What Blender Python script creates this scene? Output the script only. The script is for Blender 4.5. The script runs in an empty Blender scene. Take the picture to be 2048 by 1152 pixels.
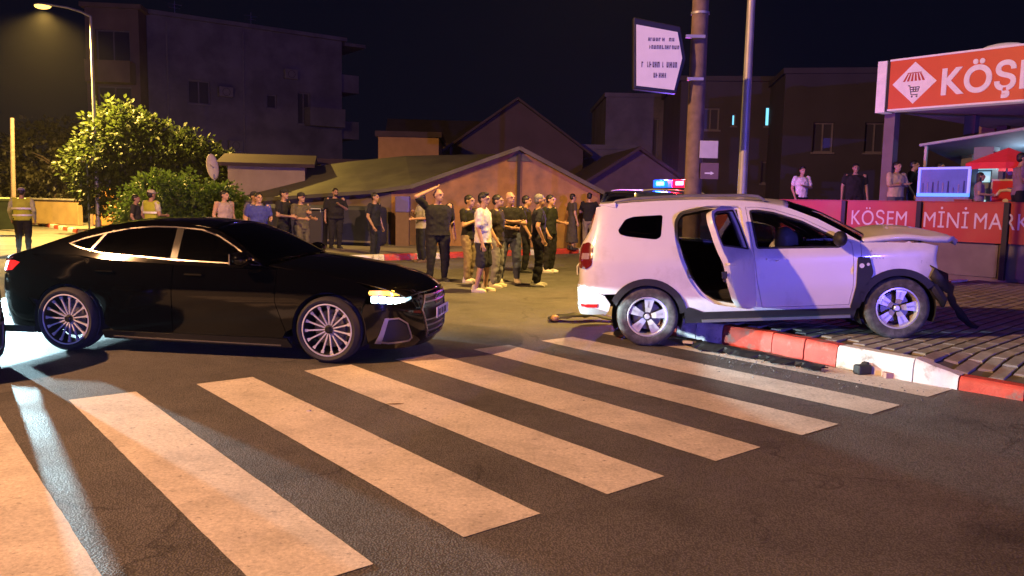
import bpy, bmesh, math, random
import numpy as np
from mathutils import Vector, Matrix, Euler
from mathutils.geometry import delaunay_2d_cdt
random.seed(7)
rng = np.random.default_rng(11)
R = math.radians
scene = bpy.context.scene
COL = scene.collection

# ------------------------------------------------------------------ camera
cam_data = bpy.data.cameras.new('camera')
cam_data.sensor_width = 36.0
cam_data.lens = 36.0 * 1620.0 / 2048.0
cam_data.clip_start = 0.05
cam_data.clip_end = 2000.0
cam = bpy.data.objects.new('camera', cam_data)
COL.objects.link(cam)
cam.matrix_world = (Matrix.Translation((0, 0, 1.651)) @ Matrix.Rotation(R(90 - 6.232), 4, 'X')
                    @ Matrix.Rotation(R(1.049), 4, 'Z'))
scene.camera = cam

# ------------------------------------------------------------------ world (night sky), exposure
world = bpy.data.worlds.new('World')
scene.world = world
world.use_nodes = True
wn, wl = world.node_tree.nodes, world.node_tree.links
bg = wn['Background']
bg.inputs['Color'].default_value = (0.16, 0.2, 0.62, 1)
bg.inputs['Strength'].default_value = 0.012
scene.view_settings.view_transform = 'Standard'
scene.view_settings.look = 'None'
scene.view_settings.exposure = 0.0
scene.view_settings.gamma = 1.0
scene.render.engine = 'CYCLES'
scene.cycles.use_denoising = True
scene.cycles.max_bounces = 6
scene.cycles.diffuse_bounces = 3
scene.cycles.glossy_bounces = 3
scene.cycles.transparent_max_bounces = 12
scene.cycles.sample_clamp_indirect = 4.0
scene.cycles.caustics_reflective = False
scene.cycles.caustics_refractive = False

# ------------------------------------------------------------------ light powers (each lamp is built with its lamp below)
P_STREET_BEHIND = 28000.0     # street lamp on the kerb behind the photographer
P_STREET_LEFT = 36000.0       # sodium lamp over the far left road
P_STREET_MID = 9500.0        # lamp on the slim metal column behind the white car
C_STREET_BEHIND = (1.0, 0.49, 0.20)
C_STREET_LEFT = (1.0, 0.60, 0.13)
C_STREET_MID = (1.0, 0.60, 0.14)
P_BLUE_BEHIND = 17000.0      # blue beacon of the patrol car behind the camera
P_LEFT_HEAD = 7500.0        # headlights of the car just outside the left edge
P_SEDAN_HEAD = 850.0        # dipped beams of the black sedan
HAZE = 0.0003                # density of the haze added for lamp bloom
C_HEAD = (0.72, 0.95, 1.0)

# ------------------------------------------------------------------ materials
MATS = {}
def mat(name, col, rough=0.6, metal=0.0, vary=0.12, vscale=6.0, bump=0.0, bscale=120.0, coat=0.0, emit=None, estr=0.0,
        spec=0.5, second=None, mixscale=3.0, mixlo=0.45, mixhi=0.6, sheen=0.0):
    if name in MATS:
        return MATS[name]
    m = bpy.data.materials.new(name)
    m.use_nodes = True
    nt = m.node_tree
    n, l = nt.nodes, nt.links
    b = n['Principled BSDF']
    b.inputs['Roughness'].default_value = rough
    b.inputs['Metallic'].default_value = metal
    b.inputs['Specular IOR Level'].default_value = spec
    b.inputs['Coat Weight'].default_value = coat
    b.inputs['Coat Roughness'].default_value = 0.06
    tc = n.new('ShaderNodeTexCoord')
    base = None
    rgb = n.new('ShaderNodeRGB'); rgb.outputs[0].default_value = (*col, 1)
    base = rgb.outputs[0]
    if second is not None:
        nz = n.new('ShaderNodeTexNoise'); nz.inputs['Scale'].default_value = mixscale; nz.inputs['Detail'].default_value = 8
        nz.inputs['Roughness'].default_value = 0.65
        l.new(tc.outputs['Object'], nz.inputs['Vector'])
        cr = n.new('ShaderNodeMapRange'); cr.inputs['From Min'].default_value = mixlo; cr.inputs['From Max'].default_value = mixhi
        l.new(nz.outputs['Fac'], cr.inputs['Value'])
        mx = n.new('ShaderNodeMix'); mx.data_type = 'RGBA'
        l.new(cr.outputs['Result'], mx.inputs['Factor'])
        l.new(base, mx.inputs['A']); mx.inputs['B'].default_value = (*second, 1)
        base = mx.outputs['Result']
    if vary > 0:
        nz = n.new('ShaderNodeTexNoise'); nz.inputs['Scale'].default_value = vscale; nz.inputs['Detail'].default_value = 6
        l.new(tc.outputs['Object'], nz.inputs['Vector'])
        mr = n.new('ShaderNodeMapRange'); mr.inputs['From Min'].default_value = 0.25; mr.inputs['From Max'].default_value = 0.75
        mr.inputs['To Min'].default_value = 1 - vary; mr.inputs['To Max'].default_value = 1 + vary
        l.new(nz.outputs['Fac'], mr.inputs['Value'])
        vm = n.new('ShaderNodeVectorMath'); vm.operation = 'SCALE'
        l.new(base, vm.inputs[0]); l.new(mr.outputs['Result'], vm.inputs['Scale'])
        base = vm.outputs['Vector']
    l.new(base, b.inputs['Base Color'])
    if bump > 0:
        nz = n.new('ShaderNodeTexNoise'); nz.inputs['Scale'].default_value = bscale; nz.inputs['Detail'].default_value = 5
        l.new(tc.outputs['Object'], nz.inputs['Vector'])
        bp = n.new('ShaderNodeBump'); bp.inputs['Strength'].default_value = bump; bp.inputs['Distance'].default_value = 0.01
        l.new(nz.outputs['Fac'], bp.inputs['Height']); l.new(bp.outputs['Normal'], b.inputs['Normal'])
    if emit is not None:
        b.inputs['Emission Color'].default_value = (*emit, 1)
        b.inputs['Emission Strength'].default_value = estr
    MATS[name] = m
    return m

def glass_mat(name, tint, refl=0.10, rough=0.02):
    if name in MATS:
        return MATS[name]
    m = bpy.data.materials.new(name); m.use_nodes = True
    n, l = m.node_tree.nodes, m.node_tree.links
    n.remove(n['Principled BSDF'])
    out = n['Material Output']
    tr = n.new('ShaderNodeBsdfTransparent'); tr.inputs['Color'].default_value = (*tint, 1)
    gl = n.new('ShaderNodeBsdfGlossy'); gl.inputs['Roughness'].default_value = rough
    fr = n.new('ShaderNodeFresnel'); fr.inputs['IOR'].default_value = 1.5
    ad = n.new('ShaderNodeMath'); ad.operation = 'ADD'; ad.inputs[1].default_value = refl
    ad.use_clamp = True
    l.new(fr.outputs[0], ad.inputs[0])
    mx = n.new('ShaderNodeMixShader')
    l.new(ad.outputs[0], mx.inputs[0]); l.new(tr.outputs[0], mx.inputs[1]); l.new(gl.outputs[0], mx.inputs[2])
    l.new(mx.outputs[0], out.inputs['Surface'])
    MATS[name] = m
    return m

# ------------------------------------------------------------------ object helpers
def tag(o, label=None, cat=None, group=None, kind=None):
    if label: o['label'] = label
    if cat: o['category'] = cat
    if group: o['group'] = group
    if kind: o['kind'] = kind
    return o

def empty(name, loc=(0, 0, 0), rz=0.0, label=None, cat=None, group=None):
    o = bpy.data.objects.new(name, None)
    COL.objects.link(o)
    o.location = loc
    o.rotation_euler = (0, 0, rz)
    o.empty_display_size = 0.2
    return tag(o, label, cat, group)

class MB:
    """collects simple shapes; build() links them as one mesh object"""
    def __init__(self):
        self.v = []; self.f = []
    def add(self, verts, faces):
        k = len(self.v)
        self.v += [tuple(map(float, p)) for p in verts]
        self.f += [tuple(i + k for i in fc) for fc in faces]
        return self
    def box(self, c, s, rz=0.0, taper=1.0):
        x, y, z = s[0] / 2, s[1] / 2, s[2] / 2
        P = [(-x, -y, -z), (x, -y, -z), (x, y, -z), (-x, y, -z), (-x * taper, -y * taper, z), (x * taper, -y * taper, z), (x * taper, y * taper, z), (-x * taper, y * taper, z)]
        ca, sa = math.cos(rz), math.sin(rz)
        P = [(c[0] + p[0] * ca - p[1] * sa, c[1] + p[0] * sa + p[1] * ca, c[2] + p[2]) for p in P]
        return self.add(P, [(0, 3, 2, 1), (4, 5, 6, 7), (0, 1, 5, 4), (1, 2, 6, 5), (2, 3, 7, 6), (3, 0, 4, 7)])
    def box2(self, a, b):
        return self.box([(a[i] + b[i]) / 2 for i in range(3)], [abs(b[i] - a[i]) for i in range(3)])
    def cyl(self, a, b, r0, r1=None, n=16, caps=True):
        r1 = r0 if r1 is None else r1
        a = Vector(a); b = Vector(b); d = (b - a).normalized()
        u = d.orthogonal().normalized(); w = d.cross(u)
        P = []
        for q, r in ((a, r0), (b, r1)):
            for i in range(n):
                t = 2 * math.pi * i / n
                P.append(q + (u * math.cos(t) + w * math.sin(t)) * r)
        F = [(i, (i + 1) % n, n + (i + 1) % n, n + i) for i in range(n)]
        if caps:
            F += [tuple(range(n - 1, -1, -1)), tuple(range(n, 2 * n))]
        return self.add(P, F)
    def tube(self, pts, r, n=10, caps=True):
        pts = [Vector(p) for p in pts]
        rs = r if isinstance(r, (list, tuple)) else [r] * len(pts)
        P = []; prev = None
        for i, p in enumerate(pts):
            d = (pts[min(i + 1, len(pts) - 1)] - pts[max(i - 1, 0)]).normalized()
            u = d.orthogonal().normalized() if prev is None else (prev - d * prev.dot(d)).normalized()
            prev = u
            w = d.cross(u)
            for k in range(n):
                t = 2 * math.pi * k / n
                P.append(p + (u * math.cos(t) + w * math.sin(t)) * rs[i])
        F = []
        for i in range(len(pts) - 1):
            for k in range(n):
                F.append((i * n + k, i * n + (k + 1) % n, (i + 1) * n + (k + 1) % n, (i + 1) * n + k))
        if caps:
            F += [tuple(range(n - 1, -1, -1)), tuple(range((len(pts) - 1) * n, len(pts) * n))]
        return self.add(P, F)
    def ell(self, c, r, nu=14, nv=9, rot=None):
        P = []; F = []
        for j in range(nv + 1):
            ph = math.pi * j / nv
            for i in range(nu):
                th = 2 * math.pi * i / nu
                p = Vector((r[0] * math.sin(ph) * math.cos(th), r[1] * math.sin(ph) * math.sin(th), r[2] * math.cos(ph)))
                if rot is not None: p = rot @ p
                P.append(p + Vector(c))
        for j in range(nv):
            for i in range(nu):
                F.append((j * nu + i, (j + 1) * nu + i, (j + 1) * nu + (i + 1) % nu, j * nu + (i + 1) % nu))
        return self.add(P, F)
    def prism(self, poly, h, frame=None):
        """poly 2-D outline extruded by h along the frame's z"""
        n = len(poly)
        M = frame or Matrix.Identity(4)
        P = [M @ Vector((p[0], p[1], 0)) for p in poly] + [M @ Vector((p[0], p[1], h)) for p in poly]
        F = [tuple(range(n - 1, -1, -1)), tuple(range(n, 2 * n))] + [(i, (i + 1) % n, n + (i + 1) % n, n + i) for i in range(n)]
        return self.add(P, F)
    def lathe(self, prof, c, axis='Y', n=48, closed=True):
        P = []; F = []; k = len(prof)
        for i in range(n):
            t = 2 * math.pi * i / n
            for (r, h) in prof:
                if axis == 'Y': P.append((c[0] + r * math.cos(t), c[1] + h, c[2] + r * math.sin(t)))
                else: P.append((c[0] + r * math.cos(t), c[1] + r * math.sin(t), c[2] + h))
        for i in range(n):
            j = (i + 1) % n
            for q in range(k if closed else k - 1):
                q2 = (q + 1) % k
                F.append((i * k + q, i * k + q2, j * k + q2, j * k + q))
        return self.add(P, F)
    def mesh(self, name):
        me = bpy.data.meshes.new(name)
        me.from_pydata(self.v, [], self.f)
        me.update()
        return me
    def build(self, name, m, parent=None, smooth=False, bevel=0.0, loc=None, rz=None, fix=True):
        me = self.mesh(name)
        if fix:
            bm = bmesh.new(); bm.from_mesh(me)
            bmesh.ops.recalc_face_normals(bm, faces=bm.faces)
            bm.to_mesh(me); bm.free()
        me.materials.append(m)
        o = bpy.data.objects.new(name, me)
        COL.objects.link(o)
        if parent: o.parent = parent
        if loc is not None: o.location = loc
        if rz is not None: o.rotation_euler = (0, 0, rz)
        if smooth:
            me.shade_smooth() if smooth == True else me.shade_smooth()
            if smooth != 'all':
                try: me.set_sharp_from_angle(angle=R(38))
                except Exception: pass
        if bevel > 0:
            bv = o.modifiers.new('bevel', 'BEVEL'); bv.width = bevel; bv.segments = 2; bv.limit_method = 'ANGLE'; bv.angle_limit = R(35)
        return o

def copy_tree(o, parent=None):
    c = o.copy(); COL.objects.link(c)
    if parent is not None: c.parent = parent
    for ch in list(o.children): copy_tree(ch, c)
    return c

def text_mesh(name, s, size, m, parent, frame, bold=0.0, depth=0.01, align='LEFT', spacing=1.0):
    cu = bpy.data.curves.new(name + '_curve', 'FONT')
    cu.body = s; cu.size = size; cu.extrude = depth; cu.offset = bold; cu.align_x = align; cu.space_character = spacing
    o = bpy.data.objects.new(name + '_curve', cu); COL.objects.link(o)
    dg = bpy.context.evaluated_depsgraph_get()
    me = bpy.data.meshes.new_from_object(o.evaluated_get(dg))
    bpy.data.objects.remove(o)
    me.name = name; me.materials.clear(); me.materials.append(m)
    t = bpy.data.objects.new(name, me); COL.objects.link(t)
    t.parent = parent; t.matrix_local = frame
    return t

def light(name, kind, loc, power, col, parent=None, radius=0.15, target=None, spot=None, blend=0.5, wide=1.0):
    d = bpy.data.lights.new(name, kind); d.energy = power; d.color = col
    if kind in ('POINT', 'SPOT'): d.shadow_soft_size = radius
    if kind == 'SPOT': d.spot_size = R(spot); d.spot_blend = blend
    o = bpy.data.objects.new(name, d); COL.objects.link(o); o.location = loc
    if target is not None:
        o.rotation_euler = (Vector(target) - Vector(loc)).to_track_quat('-Z', 'Y').to_euler()
    o.scale = (wide, 1, 1)
    if parent: o.parent = parent
    return o

UD = Vector((math.cos(R(39)), math.sin(R(39)), 0))      # along the side road (across the main road)
VD = Vector((math.cos(R(-51)), math.sin(R(-51)), 0))    # along the main road, toward the camera's right
def road_pt(n, t, z=0.0):                               # n metres across, t metres along the main road
    p = UD * n + VD * t
    return (p.x, p.y, z)
# ------------------------------------------------------------------ road, crossing, pavements, kerbs
def asphalt_mat():
    m = bpy.data.materials.new('asphalt'); m.use_nodes = True
    n, l = m.node_tree.nodes, m.node_tree.links
    b = n['Principled BSDF']
    tc = n.new('ShaderNodeTexCoord')
    def noise(sc, det=6, rough=0.6):
        z = n.new('ShaderNodeTexNoise'); z.inputs['Scale'].default_value = sc; z.inputs['Detail'].default_value = det; z.inputs['Roughness'].default_value = rough
        l.new(tc.outputs['Object'], z.inputs['Vector']); return z.outputs['Fac']
    def mr(src, a, c, lo, hi):
        q = n.new('ShaderNodeMapRange'); q.inputs['From Min'].default_value = a; q.inputs['From Max'].default_value = c
        q.inputs['To Min'].default_value = lo; q.inputs['To Max'].default_value = hi
        l.new(src, q.inputs['Value']); return q.outputs['Result']
    def mul(a, c):
        q = n.new('ShaderNodeMath'); q.operation = 'MULTIPLY'; l.new(a, q.inputs[0]); l.new(c, q.inputs[1]); return q.outputs[0]
    big = mr(noise(0.45), 0.3, 0.7, 0.75, 1.25)
    mid = mr(noise(3.0), 0.3, 0.7, 0.85, 1.15)
    vo = n.new('ShaderNodeTexVoronoi'); vo.inputs['Scale'].default_value = 88; l.new(tc.outputs['Object'], vo.inputs['Vector'])
    st = mr(vo.outputs['Distance'], 0.0, 0.7, 1.55, 0.6)
    gr = mr(noise(140, 3), 0.35, 0.65, 0.7, 1.3)
    f = mul(mul(big, mid), mul(st, gr))
    wob = n.new('ShaderNodeTexNoise'); wob.inputs['Scale'].default_value = 2.5; wob.inputs['Detail'].default_value = 5; l.new(tc.outputs['Object'], wob.inputs['Vector'])
    wv = n.new('ShaderNodeVectorMath'); wv.operation = 'MULTIPLY_ADD'; wv.inputs[1].default_value = (0.5, 0.5, 0.5); l.new(wob.outputs['Color'], wv.inputs[0]); l.new(tc.outputs['Object'], wv.inputs[2])
    ce = n.new('ShaderNodeTexVoronoi'); ce.feature = 'DISTANCE_TO_EDGE'; ce.inputs['Scale'].default_value = 0.55; l.new(wv.outputs[0], ce.inputs['Vector'])
    crack = mr(ce.outputs['Distance'], 0.0, 0.010, 0.45, 1.0)
    cm = mr(noise(0.8, 3), 0.5, 0.56, 0.0, 1.0)
    cx_ = n.new('ShaderNodeMix'); cx_.data_type = 'FLOAT'; cx_.inputs['A'].default_value = 1.0; l.new(cm, cx_.inputs['Factor']); l.new(crack, cx_.inputs['B'])
    f = mul(f, cx_.outputs['Result'])
    f = mul(f, mr(noise(0.9, 4), 0.30, 0.42, 0.62, 1.0))
    vm = n.new('ShaderNodeVectorMath'); vm.operation = 'SCALE'; vm.inputs[0].default_value = (0.112, 0.106, 0.102)
    l.new(f, vm.inputs['Scale']); l.new(vm.outputs['Vector'], b.inputs['Base Color'])
    l.new(mr(noise(1.3), 0.3, 0.7, 0.58, 0.78), b.inputs['Roughness'])
    b.inputs['Specular IOR Level'].default_value = 0.5
    bp = n.new('ShaderNodeBump'); bp.inputs['Strength'].default_value = 0.55; bp.inputs['Distance'].default_value = 0.006
    l.new(st, bp.inputs['Height']); l.new(bp.outputs['Normal'], b.inputs['Normal'])
    return m
ASPHALT = asphalt_mat()

def paint_mat():
    m = bpy.data.materials.new('road_paint'); m.use_nodes = True
    n, l = m.node_tree.nodes, m.node_tree.links
    b = n['Principled BSDF']; tc = n.new('ShaderNodeTexCoord')
    def noise(sc, det, ro):
        z = n.new('ShaderNodeTexNoise'); z.inputs['Scale'].default_value = sc; z.inputs['Detail'].default_value = det; z.inputs['Roughness'].default_value = ro
        l.new(tc.outputs['Object'], z.inputs['Vector']); return z.outputs['Fac']
    w = n.new('ShaderNodeMapRange'); w.inputs['From Min'].default_value = 0.57; w.inputs['From Max'].default_value = 0.70; l.new(noise(16, 12, 0.75), w.inputs['Value'])
    pv = n.new('ShaderNodeMapRange'); pv.inputs['From Min'].default_value = 0.3; pv.inputs['From Max'].default_value = 0.7
    pv.inputs['To Min'].default_value = 0.80; pv.inputs['To Max'].default_value = 1.06; l.new(noise(2.2, 8, 0.7), pv.inputs['Value'])
    gr = n.new('ShaderNodeMapRange'); gr.inputs['From Min'].default_value = 0.3; gr.inputs['From Max'].default_value = 0.7
    gr.inputs['To Min'].default_value = 0.68; gr.inputs['To Max'].default_value = 1.22; l.new(noise(45, 5, 0.75), gr.inputs['Value'])
    mu = n.new('ShaderNodeMath'); mu.operation = 'MULTIPLY'; l.new(pv.outputs[0], mu.inputs[0]); l.new(gr.outputs[0], mu.inputs[1])
    vm = n.new('ShaderNodeVectorMath'); vm.operation = 'SCALE'; vm.inputs[0].default_value = (0.69, 0.63, 0.57); l.new(mu.outputs[0], vm.inputs['Scale'])
    mx = n.new('ShaderNodeMix'); mx.data_type = 'RGBA'; l.new(w.outputs[0], mx.inputs['Factor']); l.new(vm.outputs[0], mx.inputs['A']); mx.inputs['B'].default_value = (0.13, 0.12, 0.115, 1)
    dz = n.new('ShaderNodeMapRange'); dz.inputs['From Min'].default_value = 0.34; dz.inputs['From Max'].default_value = 0.52; dz.inputs['To Min'].default_value = 0.85; l.new(noise(1.1, 6, 0.7), dz.inputs['Value'])
    dv = n.new('ShaderNodeVectorMath'); dv.operation = 'SCALE'; l.new(mx.outputs['Result'], dv.inputs[0]); l.new(dz.outputs[0], dv.inputs['Scale'])
    l.new(dv.outputs['Vector'], b.inputs['Base Color'])
    b.inputs['Roughness'].default_value = 0.7
    bp = n.new('ShaderNodeBump'); bp.inputs['Strength'].default_value = 0.35; bp.inputs['Distance'].default_value = 0.004
    l.new(noise(110, 4, 0.6), bp.inputs['Height']); l.new(bp.outputs['Normal'], b.inputs['Normal'])
    return m
PAINT = paint_mat()

g = MB().add([(-400, -250, -0.012), (400, -250, -0.012), (400, 700, -0.012), (-400, 700, -0.012)], [(0, 1, 2, 3)])
tag(g.build('ground', mat('dirt', (0.075, 0.066, 0.052), 0.95, vary=0.3, vscale=0.6, bump=0.4, bscale=30)), kind='structure')
g = MB().add([(-120, -80, 0), (60, -80, 0), (60, 120, 0), (-120, 120, 0)], [(0, 1, 2, 3)])
tag(g.build('road', ASPHALT), kind='structure')

# zebra crossing: every bar is a sheet of worn paint
zebra = empty('crosswalk'); zebra['kind'] = 'structure'
O0 = Vector((-4.277, 5.668, 0.004))
for k in range(-3, 8):
    a = O0 + UD * (0.994 * k)
    L = 4.0
    P = []; nseg = 40
    for side, w in ((0, 0.0), (1, 0.5)):
        for i in range(nseg + 1):
            j = random.uniform(-0.0025, 0.0025)
            P.append(a + UD * (w + j) + VD * (L * i / nseg + (random.uniform(-0.006, 0.006) if i in (0, nseg) else 0)))
    F = [(i, i + 1, nseg + 2 + i, nseg + 1 + i) for i in range(nseg)]
    MB().add(P, F).build('stripe', PAINT, zebra)

CONC = mat('concrete', (0.30, 0.29, 0.27), 0.9, vary=0.22, vscale=5, bump=0.3, bscale=60, second=(0.19, 0.18, 0.17), mixscale=1.4)
RED_K = mat('kerb_red', (0.50, 0.055, 0.032), 0.6, vary=0.25, vscale=9, bump=0.3, bscale=50, second=(0.24, 0.14, 0.11), mixscale=5, mixlo=0.54, mixhi=0.66)
WHITE_K = mat('kerb_white', (0.66, 0.65, 0.62), 0.6, vary=0.15, vscale=9, bump=0.3, bscale=50, second=(0.26, 0.24, 0.22), mixscale=5, mixlo=0.55, mixhi=0.68)

def kerb_run(parent, pts, stones, h=0.15, w=0.17, z0=0.0, hs=None, gap=0.014):
    """stones: list of (length, material); pts: polyline of the road-side foot; kerb lies to its right"""
    pts = [Vector((p[0], p[1], 0)) for p in pts]
    cum = [0]
    for i in range(1, len(pts)): cum.append(cum[-1] + (pts[i] - pts[i - 1]).length)
    def at(d):
        for i in range(1, len(pts)):
            if d <= cum[i] or i == len(pts) - 1:
                q = (d - cum[i - 1]) / (cum[i] - cum[i - 1]); return pts[i - 1].lerp(pts[i], q), (pts[i] - pts[i - 1]).normalized()
    d = 0.0
    for idx, (ln, m) in enumerate(stones):
        if d + 0.05 > cum[-1]: break
        h0, h1 = (h, h) if hs is None else hs[idx]
        rows = []
        ns = 5
        for i in range(ns + 1):
            dd = d + gap / 2 + (ln - gap) * i / ns
            p, t = at(min(dd, cum[-1] - 1e-4)); nrm = Vector((t.y, -t.x, 0))
            hh = h0 + (h1 - h0) * i / ns
            jit = 0.008 * math.sin(idx * 3.1 + i * 1.7)
            prof = [(0 + jit, -0.05), (0.008 + jit, hh * 0.6), (0.02 + jit, hh - 0.02), (0.04 + jit, hh), (w, hh), (w, -0.05)]
            rows.append([p + nrm * a + Vector((0, 0, b + z0)) for a, b in prof])
        V = [p for r in rows for p in r]; F = []; k = 6
        for i in range(ns):
            for q in range(k): F.append((i * k + q, i * k + (q + 1) % k, (i + 1) * k + (q + 1) % k, (i + 1) * k + q))
        F += [tuple(range(k)), tuple(range(ns * k + k - 1, ns * k - 1, -1))]
        MB().add(V, F).build('kerb_stone', m, parent, smooth=True)
        d += ln

# near right block: kerb beside the crashed car (listed from the camera side up to the corner, then round along the side road)
kr = empty('kerb'); kr['kind'] = 'structure'
KP = [(9.0, 1.25), (5.06, 6.08), (4.43, 6.85), (4.08, 7.25), (3.80, 7.53), (3.33, 8.20), (2.90, 8.93), (2.47, 9.46), (2.05, 9.92), (1.90, 10.25), (1.98, 10.65), (2.4, 11.15), (3.2, 11.8), (9.4, 16.6)]
st = []; hs = []
lead = (Vector((9.0, 1.25)) - Vector((5.06, 6.08))).length + (Vector((5.06, 6.08)) - Vector((4.43, 6.85))).length
ncl = 9
for i in range(ncl):
    st.append((lead / ncl, RED_K if i % 2 == 0 else WHITE_K)); hs.append((0.12, 0.12))
st += [(0.53, RED_K), (0.40, WHITE_K), (0.80, WHITE_K), (0.42, RED_K), (0.43, RED_K), (0.68, RED_K), (0.36, WHITE_K), (0.30, WHITE_K)]
hs += [(0.12, 0.125), (0.125, 0.225)] + [(0.225, 0.225)] * 6
for i in range(14):
    st.append((0.7, RED_K if i % 2 == 0 else WHITE_K)); hs.append((0.225, 0.225))
kerb_run(kr, KP, st, hs=hs)

# right pavement: slab with real pavers near the car
PAVE_Z = 0.205
def kerb_near(p):
    """distance inside the kerb line and the kerb's height there"""
    best = 1e9; res = (0, 0)
    for i in range(len(KP) - 1):
        a = Vector(KP[i]); b = Vector(KP[i + 1]); d = b - a
        t = max(0, min(1, (p - a).dot(d) / d.length_squared)); q = a + d * t
        if (p - q).length < best:
            best = (p - q).length; sgn = 1 if d.x * (p - q).y - d.y * (p - q).x < 0 else -1
            yk = q.y; hk = 0.12 if yk < 7.25 else 0.12 + (min(yk, 7.53) - 7.25) / 0.28 * 0.10
            res = (best * sgn, hk if q.x < 9 else 0.22)
    return res
def pave_z(p):
    d, hk = kerb_near(p)
    t = max(0.0, min(1.0, (d - 0.17) / 0.9)); t = t * t * (3 - 2 * t)
    return hk - 0.008 + (PAVE_Z - (hk - 0.008)) * t
rows = []
for off in (0.165, 0.5, 0.8, 1.1, 1.5):
    row = []
    for i, p in enumerate(KP):
        a = Vector(KP[max(i - 1, 0)]); b = Vector(KP[min(i + 1, len(KP) - 1)]); t = (b - a).normalized()
        q = Vector(p) + Vector((t.y, -t.x)) * off
        row.append((q.x, q.y, pave_z(q) - 0.022))
    rows.append(row)
V = [p for r in rows for p in r]; nk = len(KP); F = []
for r in range(len(rows) - 1):
    for i in range(nk - 1): F.append((r * nk + i, r * nk + i + 1, (r + 1) * nk + i + 1, (r + 1) * nk + i))
last = [(len(rows) - 1) * nk + i for i in range(nk)]
k = len(V); V += [(40, 40, PAVE_Z - .022), (60, 10, PAVE_Z - .022), (30, -20, PAVE_Z - .022)]
F.append(tuple(last + [k, k + 1, k + 2]))
pav = MB().add(V, F).build('pavement', mat('pavement_bed', (0.105, 0.098, 0.088), 0.95, vary=0.3, vscale=4, bump=0.4, bscale=40), fix=False)
me = pav.data
bm = bmesh.new(); bm.from_mesh(me); bmesh.ops.triangulate(bm, faces=bm.faces); bmesh.ops.recalc_face_normals(bm, faces=bm.faces)
if sum(f.normal.z for f in bm.faces) < 0: bmesh.ops.reverse_faces(bm, faces=bm.faces)
bm.to_mesh(me); bm.free()
tag(pav, kind='structure')
PAVER = [mat('paver_%d' % i, c, 0.9, vary=0.25, vscale=12, bump=0.4, bscale=70) for i, c in enumerate([(0.25, 0.235, 0.21), (0.21, 0.20, 0.18), (0.28, 0.26, 0.235)])]
PL, PW = 0.42, 0.15
pm = []
for i in range(3):
    s = MB().box((0, 0, 0), (PL - .014, PW - .022, 0.05)); me = s.mesh('paver')
    bm = bmesh.new(); bm.from_mesh(me)
    bmesh.ops.bevel(bm, geom=[e for e in bm.edges if all(v.co.z > 0 for v in e.verts)], offset=0.008, segments=1, affect='EDGES')
    bmesh.ops.recalc_face_normals(bm, faces=bm.faces); bm.to_mesh(me); bm.free()
    me.materials.append(PAVER[i]); pm.append(me)
pdir = R(44); pu = Vector((math.cos(pdir), math.sin(pdir))); pw = Vector((-pu.y, pu.x))
cand = []
for i in range(-16, 20):
    for j in range(-40, 50):
        c = Vector((4.3, 8.6)) + pu * (i * PL + (PL / 2 if j % 2 else 0)) + pw * (j * PW)
        ins = min(kerb_near(c + pu * a + pw * b)[0] for a in (-.2, .2) for b in (-.07, .07))
        if ins > 0.16 and 3.8 < c.y < 15.5 and c.x < 10.0:
            vis = (c.x / c.y < 0.66) and not (c.x < 4.0 and c.y > 9.9)
            cand.append((c.length + (0 if vis else 50), c))
cand.sort(key=lambda q: q[0])
def paver_pose(c):
    z0 = pave_z(c); ex = (pave_z(c + pu * .15) - pave_z(c - pu * .15)) / .3; ey = (pave_z(c + pw * .06) - pave_z(c - pw * .06)) / .12
    return z0, math.atan(ey), -math.atan(ex)
for _, c in cand[:300]:
    o = bpy.data.objects.new('paver', pm[random.choice((0, 0, 1, 2))]); COL.objects.link(o); o.parent = pav
    z0, rx, ry = paver_pose(c)
    o.location = (c.x, c.y, z0 - 0.025 + random.uniform(-0.002, 0.003)); o.rotation_euler = (rx, ry, pdir + random.uniform(-.006, .006))
rest = MB()
for _, c in cand[300:]:
    z0, rx, ry = paver_pose(c)
    rest.box((c.x, c.y, z0 - 0.025 + random.uniform(-0.002, 0.002)), (PL - .014, PW - .022, 0.05), pdir)
if rest.v:
    o = rest.build('far_pavers', PAVER[0], pav); o['kind'] = 'stuff'

# far block: kerb along the main road (going away), round the corner, along the side road
fk = empty('kerb_far'); fk['kind'] = 'structure'
FP = []
c0 = Vector((-6.6, 19.0))
for t in range(60, 0, -4): FP.append((c0.x - VD.x * t - 0.0, c0.y - VD.y * t))
FP += [(-6.75, 19.15), (-6.2, 19.0), (-5.6, 19.35)]
for t in (3, 8, 14, 25, 40): FP.append((-5.6 + UD.x * (t - 0.1), 19.35 + UD.y * (t - 0.1) + 0.0))
FP = FP[::-1]
st = [(1.0, RED_K if (i // 1) % 2 == 0 else WHITE_K) for i in range(98)]
kerb_run(fk, FP, st, h=0.16, w=0.2)
fpav = MB(); loop = [(p[0], p[1]) for p in FP]
offl = []
for i, p in enumerate(FP):
    a = Vector(FP[max(i - 1, 0)]); b = Vector(FP[min(i + 1, len(FP) - 1)]); t = (b - a).normalized(); nrm = Vector((t.y, -t.x))
    q = Vector(p) + nrm * 0.19; offl.append((q.x, q.y))
k = len(offl)
lp = offl + [(-44, 110), (60, 110), (60, 60)]
fpav.add([(p[0], p[1], 0.14) for p in lp], [tuple(range(len(lp)))])
o = fpav.build('pavement_far', mat('far_pavement', (0.17, 0.155, 0.13), 0.9, vary=0.3, vscale=1.5, bump=0.3, bscale=40), fix=False)
bm = bmesh.new(); bm.from_mesh(o.data); bmesh.ops.triangulate(bm, faces=bm.faces); bmesh.ops.recalc_face_normals(bm, faces=bm.faces)
if sum(f.normal.z for f in bm.faces) < 0: bmesh.ops.reverse_faces(bm, faces=bm.faces)
bm.to_mesh(o.data); bm.free()
tag(o, kind='structure')
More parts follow.
